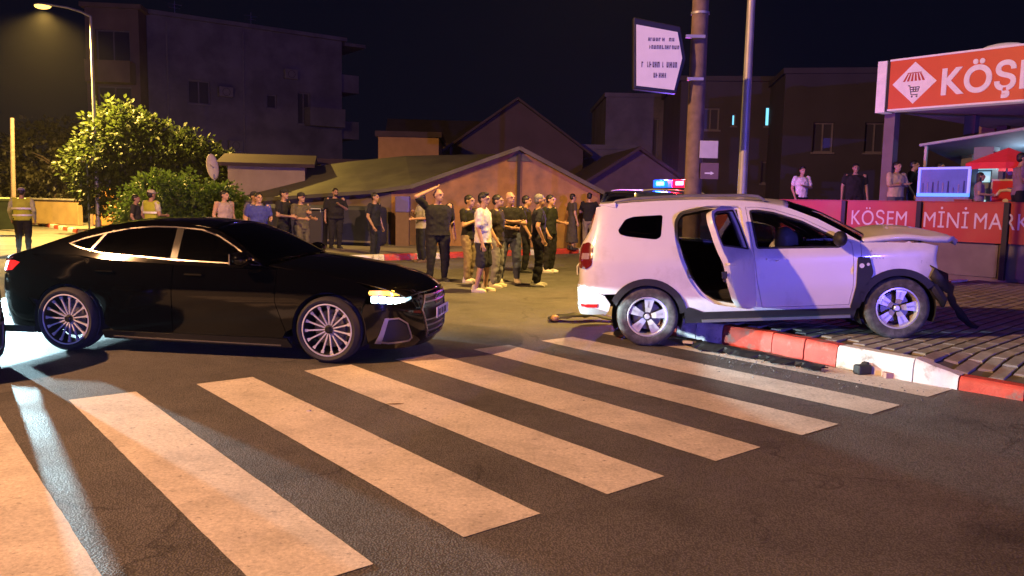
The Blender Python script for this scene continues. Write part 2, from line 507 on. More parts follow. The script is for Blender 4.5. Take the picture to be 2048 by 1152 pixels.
# ------------------------------------------------------------------ car kit: body panels are outlines in (length, height) wrapped on a body surface
def interp(tab, z):
    return float(np.interp(z, [t[0] for t in tab], [t[1] for t in tab]))

class Shell:
    def __init__(self, outline, side, front, rear):
        P = np.array(outline, float)
        # Catmull-Rom resample
        Q = np.vstack([2 * P[0] - P[1], P, 2 * P[-1] - P[-2]])
        Q[0] = (P[1][0], -P[1][1]); Q[-1] = (P[-2][0], -P[-2][1])
        pts = []
        for i in range(1, len(Q) - 2):
            for t in np.linspace(0, 1, 16, endpoint=False):
                a, b, c, d = Q[i - 1], Q[i], Q[i + 1], Q[i + 2]
                pts.append(0.5 * ((2 * b) + (-a + c) * t + (2 * a - 5 * b + 4 * c - d) * t * t + (-a + 3 * b - 3 * c + d) * t ** 3))
        pts.append(P[-1]); pts = np.array(pts)
        s = np.concatenate([[0], np.cumsum(np.linalg.norm(np.diff(pts, axis=0), axis=1))])
        self.p, self.s, self.L = pts, s, s[-1]
        d = np.gradient(pts, axis=0); n = np.stack([-d[:, 1], d[:, 0]], 1); n /= np.linalg.norm(n, axis=1)[:, None]
        n[0] = (-1, 0); n[-1] = (1, 0)
        if n[len(n) // 2][1] < 0: n = -n; n[0] = (-1, 0); n[-1] = (1, 0)
        self.n = n
        self.side, self.front, self.rear = side, front, rear
        self.xm = np.maximum.accumulate(pts[:, 0])
    def sx(self, x):
        return float(np.interp(x, self.xm + np.arange(len(self.xm)) * 1e-9, self.s))
    def sf(self, y):                      # on the nose, y metres from the middle (positive = camera side)
        k = int(len(self.s) * 0.62); yy = self.p[k:, 1][::-1]; ss = self.s[k:][::-1]
        if y < 0: return 2 * self.L - self.sf(-y)
        return float(np.interp(y, np.maximum.accumulate(yy), ss))
    def sr(self, y):
        k = int(len(self.s) * 0.38); yy = self.p[:k, 1]; ss = self.s[:k]
        if y < 0: return -self.sr(-y)
        return float(np.interp(y, np.maximum.accumulate(yy), ss))
    def pos(self, s, z, off=0.0, flip=False):
        sg = -1.0
        if s > self.L: s = 2 * self.L - s; sg = 1.0
        elif s < 0: s = -s; sg = 1.0
        x = np.interp(s, self.s, self.p[:, 0]); y = np.interp(s, self.s, self.p[:, 1])
        nx = np.interp(s, self.s, self.n[:, 0]); ny = np.interp(s, self.s, self.n[:, 1])
        ins = ny * ny * interp(self.side, z) + (nx * nx) * (interp(self.front, z) if nx > 0 else interp(self.rear, z))
        x -= nx * (ins - off); y -= ny * (ins - off)
        y = max(y, 0.0) * sg
        if flip: y = -y
        return (float(x), float(y), z)
    def width(self, x, z):
        return abs(self.pos(self.sx(x), z)[1])
    def conv(self, pts):
        o = []
        for p in pts:
            if p[0] == 'f': o.append((self.sf(p[1]), p[2]))
            elif p[0] == 'r': o.append((self.sr(p[1]), p[2]))
            elif p[0] == 'X': o.append((2 * self.L - self.sx(p[1]), p[2]))    # far side, going round the nose
            elif p[0] == 'Y': o.append((-self.sx(p[1]), p[2]))               # far side, going round the tail
            else: o.append((self.sx(p[0]), p[1]))
        return o

def inside(p, poly):
    c = False; x, y = p; j = len(poly) - 1
    for i in range(len(poly)):
        xi, yi = poly[i]; xj, yj = poly[j]
        if (yi > y) != (yj > y) and x < (xj - xi) * (y - yi) / (yj - yi) + xi: c = not c
        j = i
    return c

def rnd(poly, r=0.03, n=4):
    """round the corners of an outline"""
    out = []; m = len(poly)
    for i in range(m):
        a = np.array(poly[i - 1], float); b = np.array(poly[i], float); c = np.array(poly[(i + 1) % m], float)
        la, lc = np.linalg.norm(a - b), np.linalg.norm(c - b)
        if la < 1e-6 or lc < 1e-6: continue
        rr = min(r, la * 0.45, lc * 0.45)
        p0 = b + (a - b) / la * rr; p1 = b + (c - b) / lc * rr
        for t in np.linspace(0, 1, n + 1):
            out.append(tuple((1 - t) ** 2 * p0 + 2 * t * (1 - t) * b + t * t * p1))
    return out

def inset(poly, d):
    """parallel outline d metres inside"""
    P = np.array(poly, float); m = len(P)
    A = 0.5 * sum(P[i][0] * P[(i + 1) % m][1] - P[(i + 1) % m][0] * P[i][1] for i in range(m))
    sg = 1 if A > 0 else -1; out = []
    for i in range(m):
        e0 = P[i] - P[i - 1]; e1 = P[(i + 1) % m] - P[i]
        e0 /= max(np.linalg.norm(e0), 1e-9); e1 /= max(np.linalg.norm(e1), 1e-9)
        n0 = np.array([-e0[1], e0[0]]) * sg; n1 = np.array([-e1[1], e1[0]]) * sg
        b = n0 + n1; q = max(np.dot(b, b) / 2, 0.35)
        out.append(tuple(P[i] + b / q * d))
    return out

def arc(cx, cz, r, a0, a1, n=14, rz=None):
    return [(cx + r * math.cos(R(a)), cz + (rz or r) * math.sin(R(a))) for a in np.linspace(a0, a1, n)]

def panel(sh, name, poly, m, parent, holes=(), off=0.0, thick=0.02, flip=False, step=0.06, conv=True, smooth=True, warp=None):
    P = sh.conv(poly) if conv else list(poly)
    H = [sh.conv(h) if conv else list(h) for h in holes]
    V = []; E = []
    def loop(q):
        k0 = len(V); m_ = len(q); pts = []
        for i in range(m_):
            a = np.array(q[i]); b = np.array(q[(i + 1) % m_]); k = max(1, int(np.linalg.norm(b - a) / step))
            for t in range(k): pts.append(tuple(a + (b - a) * t / k))
        for i, p in enumerate(pts):
            V.append(Vector(p)); E.append((k0 + i, k0 + (i + 1) % len(pts)))
        return pts
    PP = loop(P); HH = [loop(h) for h in H]
    xs = [p[0] for p in P]; zs = [p[1] for p in P]
    allb = np.array([p for q in [PP] + HH for p in q])
    z = min(zs) + step * 0.5
    while z < max(zs):
        x = min(xs) + step * 0.5
        while x < max(xs):
            if inside((x, z), P) and not any(inside((x, z), h) for h in H):
                if np.min(np.abs(allb - (x, z)).max(axis=1)) > step * 0.35: V.append(Vector((x, z)))
            x += step
        z += step
    res = delaunay_2d_cdt(V, E, [], 0, 1e-5)
    vv, ff = res[0], res[2]
    faces = []
    for f in ff:
        c = sum((vv[i] for i in f), Vector((0, 0))) / len(f)
        if inside(c, P) and not any(inside(c, h) for h in H): faces.append(tuple(f))
    used = sorted({i for f in faces for i in f}); mp = {k: i for i, k in enumerate(used)}
    co = [sh.pos(vv[i].x, vv[i].y, off, flip) for i in used]
    if warp: co = [warp(c) for c in co]
    me = bpy.data.meshes.new(name)
    me.from_pydata(co, [], [tuple(mp[i] for i in f) for f in faces])
    bm = bmesh.new(); bm.from_mesh(me)
    bmesh.ops.recalc_face_normals(bm, faces=bm.faces)
    cen = sum((f.calc_center_median().y * f.normal.y + (f.calc_center_median().x - 1.3) * f.normal.x * 0.3 for f in bm.faces))
    if cen < 0: bmesh.ops.reverse_faces(bm, faces=bm.faces)
    bm.to_mesh(me); bm.free()
    me.materials.append(m)
    if smooth: me.shade_smooth()
    o = bpy.data.objects.new(name, me); COL.objects.link(o); o.parent = parent
    if thick > 0:
        s = o.modifiers.new('solid', 'SOLIDIFY'); s.thickness = thick; s.offset = -1
        if smooth:
            b = o.modifiers.new('edge', 'EDGE_SPLIT'); b.split_angle = R(50)
    return o

def catmull(P, n):
    P = np.array(P, float); Q = np.vstack([2 * P[0] - P[1], P, 2 * P[-1] - P[-2]]); out = []
    for i in range(1, len(Q) - 2):
        for t in np.linspace(0, 1, n, endpoint=False):
            a, b, c, d = Q[i - 1], Q[i], Q[i + 1], Q[i + 2]
            out.append(0.5 * ((2 * b) + (-a + c) * t + (2 * a - 5 * b + 4 * c - d) * t * t + (-a + 3 * b - 3 * c + d) * t ** 3))
    out.append(P[-1]); return np.array(out)

def strip(sh, name, E, C, m, parent, n=6, nq=18, p=2.3, thick=0.02, off=0.0, qmax=1.0, warp=None):
    """lengthwise panel over the car from one edge to the other (bonnet, screen, roof)"""
    E3 = [(e[0], sh.width(e[0], e[1]) if len(e) == 2 else e[1], e[-1]) for e in E]
    E3 = catmull(E3, n); C2 = catmull(C, n)
    V = []; F = []; W = nq + 1
    for e, c in zip(E3, C2):
        for j in range(W):
            q = (-1 + 2 * j / nq) * qmax
            k = 1 - abs(q) ** p
            v = (e[0] + (c[0] - e[0]) * k, q * (e[1] + off), e[2] + (c[1] - e[2]) * k + off)
            V.append(warp(v) if warp else v)
    for i in range(len(E3) - 1):
        for j in range(nq): F.append((i * W + j, i * W + j + 1, (i + 1) * W + j + 1, (i + 1) * W + j))
    me = bpy.data.meshes.new(name); me.from_pydata([tuple(map(float, v)) for v in V], [], F)
    bm = bmesh.new(); bm.from_mesh(me); bmesh.ops.recalc_face_normals(bm, faces=bm.faces)
    if sum(f.normal.z for f in bm.faces) < 0: bmesh.ops.reverse_faces(bm, faces=bm.faces)
    bm.to_mesh(me); bm.free(); me.materials.append(m); me.shade_smooth()
    o = bpy.data.objects.new(name, me); COL.objects.link(o); o.parent = parent
    if thick > 0:
        s = o.modifiers.new('solid', 'SOLIDIFY'); s.thickness = thick; s.offset = -1
    return o

TYRE = mat('tyre_rubber', (0.018, 0.018, 0.019), 0.75, vary=0.2, vscale=20, bump=0.2, bscale=90)
TYRE_D = mat('tyre_rubber_dusty', (0.06, 0.062, 0.06), 0.85, vary=0.35, vscale=14, bump=0.3, bscale=90, second=(0.12, 0.12, 0.115), mixscale=9)
ALLOY = mat('alloy', (0.66, 0.66, 0.68), 0.30, metal=0.45, vary=0.05)
ALLOY_DARK = mat('alloy_dark', (0.012, 0.012, 0.013), 0.35, metal=0.3)
BRAKE = mat('brake_steel', (0.16, 0.155, 0.15), 0.4, metal=0.8)
BLACKP = mat('black_plastic', (0.016, 0.016, 0.017), 0.6, vary=0.2, vscale=10, bump=0.15, bscale=200)
CABIN = mat('cabin_trim', (0.018, 0.018, 0.02), 0.8)
SEAT = mat('seat_cloth', (0.024, 0.024, 0.028), 0.95, bump=0.3, bscale=250)
CHROME = mat('chrome', (0.36, 0.34, 0.31), 0.22, metal=0.85, vary=0.03)
LAMP_RED = mat('tail_lens', (0.32, 0.006, 0.008), 0.12, coat=0.6)
LAMP_RED_ON = mat('tail_lens_lit', (0.4, 0.01, 0.01), 0.2, emit=(1, 0.02, 0.02), estr=0.9)
LENS = glass_mat('lamp_lens', (0.92, 0.95, 0.97), 0.04)
PLATE = mat('plate_white', (0.72, 0.72, 0.74), 0.45)
INK = mat('ink_black', (0.012, 0.012, 0.014), 0.5)

def wheel(parent, c, r, w, rimr, style, side=-1, tyre=TYRE, turn=0.0, spin=0.0, steer=0.0):
    """wheel part with tyre and rim below it; side -1 shows its face toward -y"""
    hub = MB().lathe([(0.0, 0.02), (0.15, 0.02), (0.15, -0.0), (0.0, -0.0)], (0, 0, 0), n=32)
    hub.lathe([(rimr * 0.72, 0.03), (rimr * 0.72, 0.045), (0.06, 0.045), (0.06, 0.03)], (0, 0, 0), n=32)
    wh = hub.build('wheel', BRAKE, parent, smooth=True)
    wh.location = c; wh.rotation_euler = (0, spin, steer if side < 0 else math.pi + steer)
    h = w / 2
    prof = [(rimr, -h * 0.86), (rimr + 0.012, -h * 0.98), (rimr + (r - rimr) * 0.5, -h * 1.04), (r - 0.03, -h * 0.98), (r - 0.008, -h * 0.80), (r, -h * 0.5)]
    for gx in (-0.28, 0.0, 0.28):
        prof += [(r, gx * h - 0.012 * 1), (r - 0.008, gx * h - 0.006), (r - 0.008, gx * h + 0.006), (r, gx * h + 0.012)]
    prof += [(r, h * 0.5), (r - 0.008, h * 0.8), (r - 0.03, h * 0.98), (rimr + 0.02, h), (rimr, h * 0.86), (rimr - 0.01, 0)]
    MB().lathe(prof, (0, 0, 0), n=64).build('tyre', tyre, wh, smooth=True)
    y0 = -h * 0.72
    barrel = MB().lathe([(rimr + 0.004, -h * 0.93), (rimr - 0.012, -h * 0.95), (rimr - 0.02, -h * 0.8), (rimr - 0.035, 0.02), (rimr - 0.02, h * 0.8), (rimr + 0.002, h * 0.85)], (0, 0, 0), n=64)
    rim = barrel.build('rim', ALLOY if style == 'five' else ALLOY_DARK, wh, smooth=True)
    sp = MB()
    def spoke(a, prof):
        """prof: list of (radius, half width, y)"""
        t = Vector((math.cos(a), 0, math.sin(a))); q = Vector((-math.sin(a), 0, math.cos(a)))
        V = []; F = []
        for (rr, hw, yy) in prof:
            for sgn in (-1, 1):
                V.append(t * rr + q * hw * sgn + Vector((0, yy, 0)))
            for sgn in (1, -1):
                V.append(t * rr + q * hw * sgn * 0.7 + Vector((0, yy + 0.022, 0)))
        for i in range(len(prof) - 1):
            for k in range(4): F.append((i * 4 + k, i * 4 + (k + 1) % 4, i * 4 + 4 + (k + 1) % 4, i * 4 + 4 + k))
        F += [(0, 1, 2, 3), tuple(range(len(prof) * 4 - 1, len(prof) * 4 - 5, -1))]
        sp.add(V, F)
    R1 = rimr - 0.012
    if style == 'many':
        for k in range(15):
            a = 2 * math.pi * k / 15 + 0.1
            spoke(a, [(0.045, 0.007, y0 + 0.03), (rimr * 0.5, 0.007, y0 + 0.012), (rimr * 0.80, 0.008, y0), (rimr * 0.84, 0.015, y0 - 0.003), (R1, 0.018, y0 - 0.006)])
        spk = sp.build('spokes', ALLOY, rim)
        MB().lathe([(rimr + 0.002, -h * 0.945), (rimr - 0.010, -h * 0.965), (rimr - 0.014, -h * 0.93)], (0, 0, 0), n=64).build('rim_edge', ALLOY, rim, smooth=True)
    else:
        for k in range(5):
            a = 2 * math.pi * k / 5 + 0.35
            for dd in (-1, 1):
                t2 = a + dd * 0.02
                spoke(a + dd * 0.12, [(0.05, 0.02, y0 + 0.012), (rimr * 0.45, 0.024, y0 - 0.004), (rimr * 0.8, 0.030, y0 - 0.004), (R1, 0.036, y0 - 0.001)])
            spoke(a, [(0.05, 0.02, y0 + 0.02), (rimr * 0.5, 0.02, y0 + 0.012), (R1, 0.03, y0 + 0.012)])
        sp.build('spokes', ALLOY, rim)
    cap = MB().lathe([(0.0, y0 - 0.008), (0.024, y0 - 0.008), (0.031, y0 - 0.002), (0.031, y0 + 0.03), (0.0, y0 + 0.03)], (0, 0, 0), n=24)
    cap.build('hub_cap', ALLOY if style == 'five' else ALLOY_DARK, rim, smooth=True)
    lug = MB()
    for k in range(5):
        a = 2 * math.pi * k / 5
        lug.cyl((0.05 * math.cos(a), y0 + 0.012, 0.05 * math.sin(a)), (0.05 * math.cos(a), y0 + 0.03, 0.05 * math.sin(a)), 0.008, n=6)
    return wh

def wheel_wells(sh, parent, axles, rr, zc, wy):
    for i, ax in enumerate(axles):
        for sg in (-1, 1):
            m = MB(); n = 20; V = []; F = []
            for k in range(n + 1):
                a = R(-25 + 230 * k / n)
                for y in (wy, wy - 0.30): V.append((ax + rr * math.cos(a), sg * y, zc + rr * math.sin(a)))
            for k in range(n): F.append((2 * k, 2 * k + 1, 2 * k + 3, 2 * k + 2))
            back = len(V); V.append((ax, sg * (wy - 0.30), zc))
            for k in range(n): F.append((2 * k + 1, back, 2 * k + 3))
            m.add(V, F).build('wheel_well', BLACKP, parent, smooth=True)

def seat_part(parent, x, y, w, m=SEAT):
    s = MB()
    s.box((x + 0.22, y, 0.52), (0.50, w, 0.14))
    o = s.build('seat', m, parent, bevel=0.04)
    b = MB(); fr = [(0.0, 0.50), (0.12, 0.50), (-0.02, 1.02), (-0.12, 1.02)]
    M_ = Matrix(((1, 0, 0, x - 0.02), (0, 0, -1, y + w / 2), (0, 1, 0, 0), (0, 0, 0, 1)))
    b.prism(fr, w, M_)
    b.build('seat_back', m, o, bevel=0.04)
    h = MB().box((x - 0.10, y, 1.11), (0.09, min(0.26, w * 0.55), 0.16)).build('headrest', m, o, bevel=0.035)
    return o

def plate_part(parent, loc, rz, w=0.52, h=0.112, text='marks'):
    p = MB().box((0, 0, 0), (0.012, w, h)).build('number_plate', PLATE, parent, bevel=0.002)
    p.location = loc; p.rotation_euler = (0, 0, rz)
    k = MB(); y = -w / 2 + 0.07
    for i in range(8):
        if i in (2, 5): y += 0.025; continue
        k.box((0.0085, y, 0.0), (0.004, 0.028, 0.066)); k.box((0.0087, y + 0.004, 0.0), (0.003, 0.01, 0.02)); y += 0.052
    k.build('plate_characters', INK, p)
    MB().box((0.0075, -w / 2 + 0.02, 0), (0.003, 0.035, h - 0.006)).build('plate_band', mat('plate_blue', (0.02, 0.06, 0.35), 0.5), p)
    return p

# ------------------------------------------------------------------ black fastback sedan
BLACK = mat('black_paint', (0.0014, 0.0014, 0.0017), 0.07, coat=0.0, vary=0.0, spec=0.5)
TINT = glass_mat('tinted_glass', (0.25, 0.25, 0.26), 0.05)
SED = Shell([(-1.02, 0), (-1.0, .42), (-.91, .65), (-.72, .80), (-.4, .888), (0, .915), (.5, .92), (1.5, .92), (2.4, .915), (2.8, .905), (3.2, .865), (3.47, .76), (3.64, .56), (3.74, .3), (3.77, 0)],
            [(.12, .07), (.22, .025), (.40, .012), (.60, 0.0), (.74, .004), (.80, .022), (.90, .045), (.98, .075), (1.1, .14), (1.3, .265), (1.42, .36)],
            [(.12, .12), (.25, .02), (.45, 0), (.58, .01), (.68, .05), (.8, .16)],
            [(.2, .14), (.38, .03), (.6, 0), (.82, .02), (.95, .06)])

def sedan(root, lit=True):
    sh = SED; wb = 2.824; ar = 0.372; zc = 0.335
    E_h = [(3.56, .665), (3.38, .755), (3.1, .825), (2.8, .88), (2.5, .92), (2.2, .955)]
    C_h = [(3.72, .70), (3.56, .80), (3.22, .905), (2.86, .968), (2.56, 1.005), (2.38, 1.025)]
    E_w = [(2.14, .965), (1.95, 1.085), (1.75, 1.205), (1.55, 1.292)]
    C_w = [(2.34, 1.035), (2.08, 1.15), (1.8, 1.262), (1.52, 1.352)]
    E_r = [(1.53, 1.30), (1.2, 1.345), (.9, 1.355), (.6, 1.342), (.35, 1.30)]
    C_r = [(1.5, 1.358), (1.2, 1.388), (.9, 1.395), (.6, 1.385), (.3, 1.35)]
    E_b = [(.33, 1.295), (.1, 1.235), (-.2, 1.135), (-.42, 1.06)]
    C_b = [(.28, 1.345), (.0, 1.285), (-.3, 1.185), (-.58, 1.085)]
    E_d = [(-.44, 1.053), (-.66, .988), (-.80, .945)]
    C_d = [(-.60, 1.08), (-.83, 1.015), (-.97, .98)]
    strip(sh, 'bonnet', E_h, C_h, BLACK, root)
    strip(sh, 'windscreen', E_w, C_w, glass_mat('screen_glass', (0.32, 0.36, 0.36), 0.03), root, thick=0.006)
    strip(sh, 'roof', E_r, C_r, BLACK, root)
    strip(sh, 'rear_window', E_b, C_b, TINT, root, thick=0.006)
    strip(sh, 'boot_lid', E_d, C_d, BLACK, root)
    dlo = [(-.04, 1.115), (.11, 1.068), (.37, 1.022), (.77, 1.0), (1.17, .977), (1.67, .962), (2.13, .955), (1.95, 1.045), (1.80, 1.135), (1.60, 1.235), (1.40, 1.292), (1.1, 1.312), (.85, 1.312), (.60, 1.288), (.36, 1.238), (.13, 1.18)]
    dlo_in = inset(dlo, 0.012)
    for flip in (False, True):
        top = E_w + E_r[1:] + E_b[1:]
        frame = [(2.2, .925)] + top + [(-.5, 1.02), (-.46, .99), (.1, 1.0), (.4, .965), (.8, .95), (1.2, .935), (1.7, .922)]
        panel(sh, 'window_frame', frame, BLACK, root, holes=[inset(dlo, 0.003)], flip=flip)
        panel(sh, 'chrome_trim', dlo, CHROME, root, holes=[dlo_in], off=0.006, thick=0.012, flip=flip, step=0.03)
        gl = lambda a, b: [p for p in dlo_in if a <= p[0] <= b]
        # three panes
        q = panel(sh, 'quarter_window', [(-.015, 1.11), (.12, 1.08), (.225, 1.06), (.335, 1.225), (.14, 1.165)], TINT, root, flip=flip, off=-0.004, thick=0.004)
        panel(sh, 'quarter_divider', [(.215, 1.045), (.245, 1.04), (.365, 1.228), (.335, 1.225)], CHROME, q, flip=flip, off=0.004, thick=0.012)
        panel(sh, 'rear_side_window', [(.245, 1.057), (.37, 1.04), (.77, 1.018), (1.135, .996), (1.115, 1.296), (.85, 1.296), (.61, 1.272), (.37, 1.222)], TINT, root, flip=flip, off=-0.004, thick=0.004)
        panel(sh, 'front_side_window', [(1.215, .992), (1.67, .978), (2.08, .972), (1.94, 1.035), (1.79, 1.12), (1.59, 1.22), (1.39, 1.276), (1.2, 1.292)], TINT, root, flip=flip, off=-0.004, thick=0.004)
        panel(sh, 'pillar', [(1.138, .985), (1.212, .983), (1.197, 1.295), (1.118, 1.298)], mat('gloss_black', (0.006, 0.006, 0.007), 0.2, coat=0.5), root, flip=flip, off=0.0, thick=0.02)
        # lower body
        fa = arc(wb, zc, ar, 168, 8, 18)
        panel(sh, 'front_fender', [(2.291, .925), (2.281, .60), (2.388, .30)] + arc(wb, zc, ar, 180, 28, 18) + [(3.18, .60), (3.24, .745), (3.1, .82), (2.8, .873), (2.5, .915)], BLACK, root, flip=flip)
        fd = panel(sh, 'front_door', [(1.185, .24), (2.35, .235), (2.38, .30), (2.275, .60), (2.285, .917), (1.7, .917), (1.19, .930)], BLACK, root, flip=flip)
        rd = panel(sh, 'rear_door', [(1.175, .24), (.52, .245)] + arc(0, zc, ar + .06, -4, 46, 7) + [(.24, .80), (.20, .975), (.40, .960), (.80, .945), (1.18, .930)], BLACK, root, flip=flip)
        panel(sh, 'rear_quarter', [(.194, .978), (.234, .80), (.292, .66)] + arc(0, zc, ar, 52, 150, 14) + [(-.5, .56), (-.78, .60), (-.80, .90), (-.70, .975), (-.46, 1.04), (-.45, .985), (.1, .995)], BLACK, root, flip=flip)
        panel(sh, 'sill', [(2.44, .135), (2.40, .225), (1.2, .232), (.40, .235), (.41, .155)], mat('sill_black', (0.006, 0.006, 0.0065), 0.3, coat=0.4), root, flip=flip, off=0.012)
        panel(sh, 'sill_trim', [(.52, .172), (2.33, .150), (2.33, .160), (.52, .182)], CHROME, root, flip=flip, off=0.02, thick=0.008)
        for nm, dr, x in (('front', fd, 1.42), ('rear', rd, .45)):
            h = MB().box((0, 0, 0), (0.20, 0.026, 0.026)).build('handle', BLACK, dr, bevel=0.009)
            yy = sh.pos(sh.sx(x), .845, 0.02, flip)
            h.location = yy
        # mirror
        mb = MB().ell((0, 0, 0), (0.10, 0.115, 0.075), 18, 12)
        sg = 1 if flip else -1
        mir = mb.build('mirror', BLACK, root, smooth='all'); mir.location = (1.98, sg * 0.99, 1.02)
        MB().box((0.0, -sg * 0.10, -0.055), (0.05, 0.12, 0.025)).build('mirror_arm', BLACK, mir, bevel=0.008)
        MB().box((0.035, sg * 0.03, -0.01), (0.006, 0.14, 0.014)).build('mirror_strip', CHROME, mir)
        MB().box((-0.088, 0, 0), (0.02, 0.17, 0.11)).build('mirror_glass', glass_mat('mirror_glass', (0.3, 0.3, 0.3), 0.5), mir, bevel=0.004)
        # head lamp
        hp = [(3.20, .735), (3.34, .735), (3.46, .728), ('f', .62, .715), ('f', .54, .690), ('f', .56, .655), ('f', .68, .612), (3.40, .597), (3.28, .602)]
        hl = panel(sh, 'headlight', hp, mat('lamp_housing', (0.03, 0.03, 0.033), 0.3, metal=0.4), root, flip=flip, off=-0.03, thick=0.02, step=0.03)
        on = LED_ON if lit else LENS
        panel(sh, 'indicator_strip', [(3.215, .730), (3.34, .731), (3.46, .724), ('f', .58, .712), ('f', .54, .692), ('f', .58, .678), (3.46, .685), (3.34, .690), (3.235, .690)], AMBER_ON if lit else LENS, hl, flip=flip, off=-0.02, thick=0.01, step=0.03)
        s0, s1 = sh.sx(3.285), sh.sf(.62)
        for k in range(6):
            ps = s0 + (s1 - s0) * k / 5; pz = .645 - .006 * min(k, 3); w_ = (s1 - s0) / 10 * .88
            panel(sh, 'led_lens', rnd([(ps - w_, pz - .032), (ps + w_, pz - .032), (ps + w_, pz + .032), (ps - w_, pz + .032)], .01, 2), on if k < 4 else LED_DIM if lit else LENS, hl, flip=flip, off=-0.022, thick=0.006, step=0.02, conv=False)
        panel(sh, 'lamp_cover', hp, LENS, hl, flip=flip, off=0.001, thick=0.0, step=0.04)
        # bumper side vent with bright surround
        vt = [(3.30, .215), (3.34, .30), (3.385, .455), ('f', .735, .462), ('f', .66, .40), ('f', .60, .235), ('f', .62, .205), (3.42, .195)]
        cv = sh.conv(vt)
        vp = panel(sh, 'bumper_vent', inset(cv, 0.02), mat('vent_black', (0.004, 0.004, 0.004), 0.6), root, flip=flip, off=0.004, thick=0.01, conv=False, step=0.03)
        panel(sh, 'vent_surround', cv, mat('satin_trim', (0.26, 0.25, 0.235), 0.35, metal=0.6), vp, holes=[inset(cv, 0.014)], flip=flip, off=0.012, thick=0.014, conv=False, step=0.03)
        panel(sh, 'vent_blade', [(3.285, .205), (3.33, .30), (3.378, .458), (3.415, .462), (3.375, .30), (3.345, .200)], mat('satin_trim', (0.55, 0.53, 0.50), 0.35), vp, flip=flip, off=0.018, thick=0.012, step=0.03)
        # tail lamp
        panel(sh, 'tail_light', [(-.60, .905), (-.70, .92), ('r', .52, .90), ('r', .52, .84), ('r', .70, .80), (-.70, .82)], LAMP_RED_ON if lit else LAMP_RED, root, flip=flip, off=0.004, thick=0.03, step=0.04)
    panel(sh, 'front_bumper', [(3.235, .15), (3.40, .14), ('f', .5, .13), ('f', -.5, .13), ('X', 3.40, .14), ('X', 3.235, .15)] + [('X', 3.195, .335), ('X', 3.165, .52), ('X', 3.19, .60), ('X', 3.28, .60), ('X', 3.40, .595), ('f', -.68, .61), ('f', -.56, .653), ('f', -.52, .69), ('f', -.5, .70), ('f', .5, .70), ('f', .52, .69), ('f', .56, .653), ('f', .68, .61), (3.40, .595), (3.28, .60), (3.19, .60), (3.165, .52), (3.195, .335)], BLACK, root, holes=[[('f', .42, .665), ('f', .50, .52), ('f', .36, .205), ('f', -.36, .205), ('f', -.50, .52), ('f', -.42, .665)]], step=0.07)
    gp = [('f', .42, .665), ('f', .50, .52), ('f', .36, .205), ('f', -.36, .205), ('f', -.50, .52), ('f', -.42, .665)]
    gr = panel(sh, 'grille', gp, mat('grille_black', (0.005, 0.005, 0.005), 0.5), root, off=-0.025, thick=0.01, step=0.05)
    gc = sh.conv(gp)
    panel(sh, 'grille_surround', gc, CHROME, gr, holes=[inset(gc, 0.016)], off=0.012, thick=0.02, conv=False, step=0.05)
    for z in (.27, .33, .39, .58, .63):
        w = np.interp(z, [.205, .52, .665], [.35, .49, .41])
        panel(sh, 'grille_bar', [('f', w, z), ('f', -w, z), ('f', -w, z + .014), ('f', w, z + .014)], mat('grille_chrome', (0.3, 0.3, 0.3), 0.3, metal=0.7), gr, off=-0.008, thick=0.012, step=0.08)
    rings = MB()
    for k in range(4): 
        rings.lathe([(0.052 + 0.008 * math.cos(a), 0.008 * math.sin(a)) for a in np.linspace(0, 2 * math.pi, 6, endpoint=False)], (-.108 + .072 * k, 0, 0), n=24)
    b = rings.build('badge', CHROME, gr, smooth='all'); b.location = (3.735, 0, .595); b.rotation_euler = (0, 0, R(90)); b['kind'] = 'stuff'
    plate_part(root, (3.775, 0, .46), 0)
    panel(sh, 'rear_bumper', [(-.40, .24), (-.75, .22), ('r', .5, .22), ('r', -.5, .22), ('Y', -.75, .22), ('Y', -.40, .24), ('Y', -.385, .34), ('Y', -.37, .45), ('Y', -.48, .555), ('Y', -.78, .595), ('r', -.6, .60), ('r', .6, .60), (-.78, .595), (-.48, .555), (-.37, .45), (-.385, .34)], BLACK, root, step=0.08)
    panel(sh, 'boot_panel', [('r', .74, .605), ('r', -.74, .605), ('r', -.72, .77), ('r', -.49, .80), ('r', -.49, .945), ('r', .49, .945), ('r', .49, .80), ('r', .72, .77)], BLACK, root, step=0.08)
    wheel_wells(sh, root, (0, wb), ar + 0.004, zc, 0.885)
    MB().box2((-0.95, -0.84, 0.17), (-0.42, 0.84, 0.24)).box2((0.42, -0.84, 0.17), (2.40, 0.84, 0.24)).box2((-0.42, -0.58, 0.17), (0.42, 0.58, 0.24)).box2((2.40, -0.58, 0.17), (3.3, 0.58, 0.24)).build('floor_pan', BLACKP, root)
    MB().box2((-.86, -.66, .30), (-.10, .66, .93)).build('luggage_bay', CABIN, root)  # solid box added to block tail lamp glow from the windows
    MB().box2((1.95, -0.72, 0.62), (2.3, 0.72, 0.90)).build('dashboard', CABIN, root, bevel=0.05)
    for y in (-.38, .38):
        seat_part(root, 1.15, y, .5)
    seat_part(root, 0.30, 0.0, 1.25)
    sw = MB().lathe([(0.175 + 0.014 * math.cos(a), 0.014 * math.sin(a)) for a in np.linspace(0, 2 * math.pi, 6, endpoint=False)], (0, 0, 0), n=28)
    o = sw.build('steering_wheel', CABIN, root, smooth='all'); o.location = (1.82, .38, .82); o.rotation_euler = (0, R(25), R(90))
    for ax, st in ((0, 0), (wb, R(-3))):
        for sg in (-1, 1):
            wheel(root, (ax, sg * 0.80, zc), 0.335, 0.245, 0.262, 'many', side=sg, spin=0.35 + ax, steer=st)

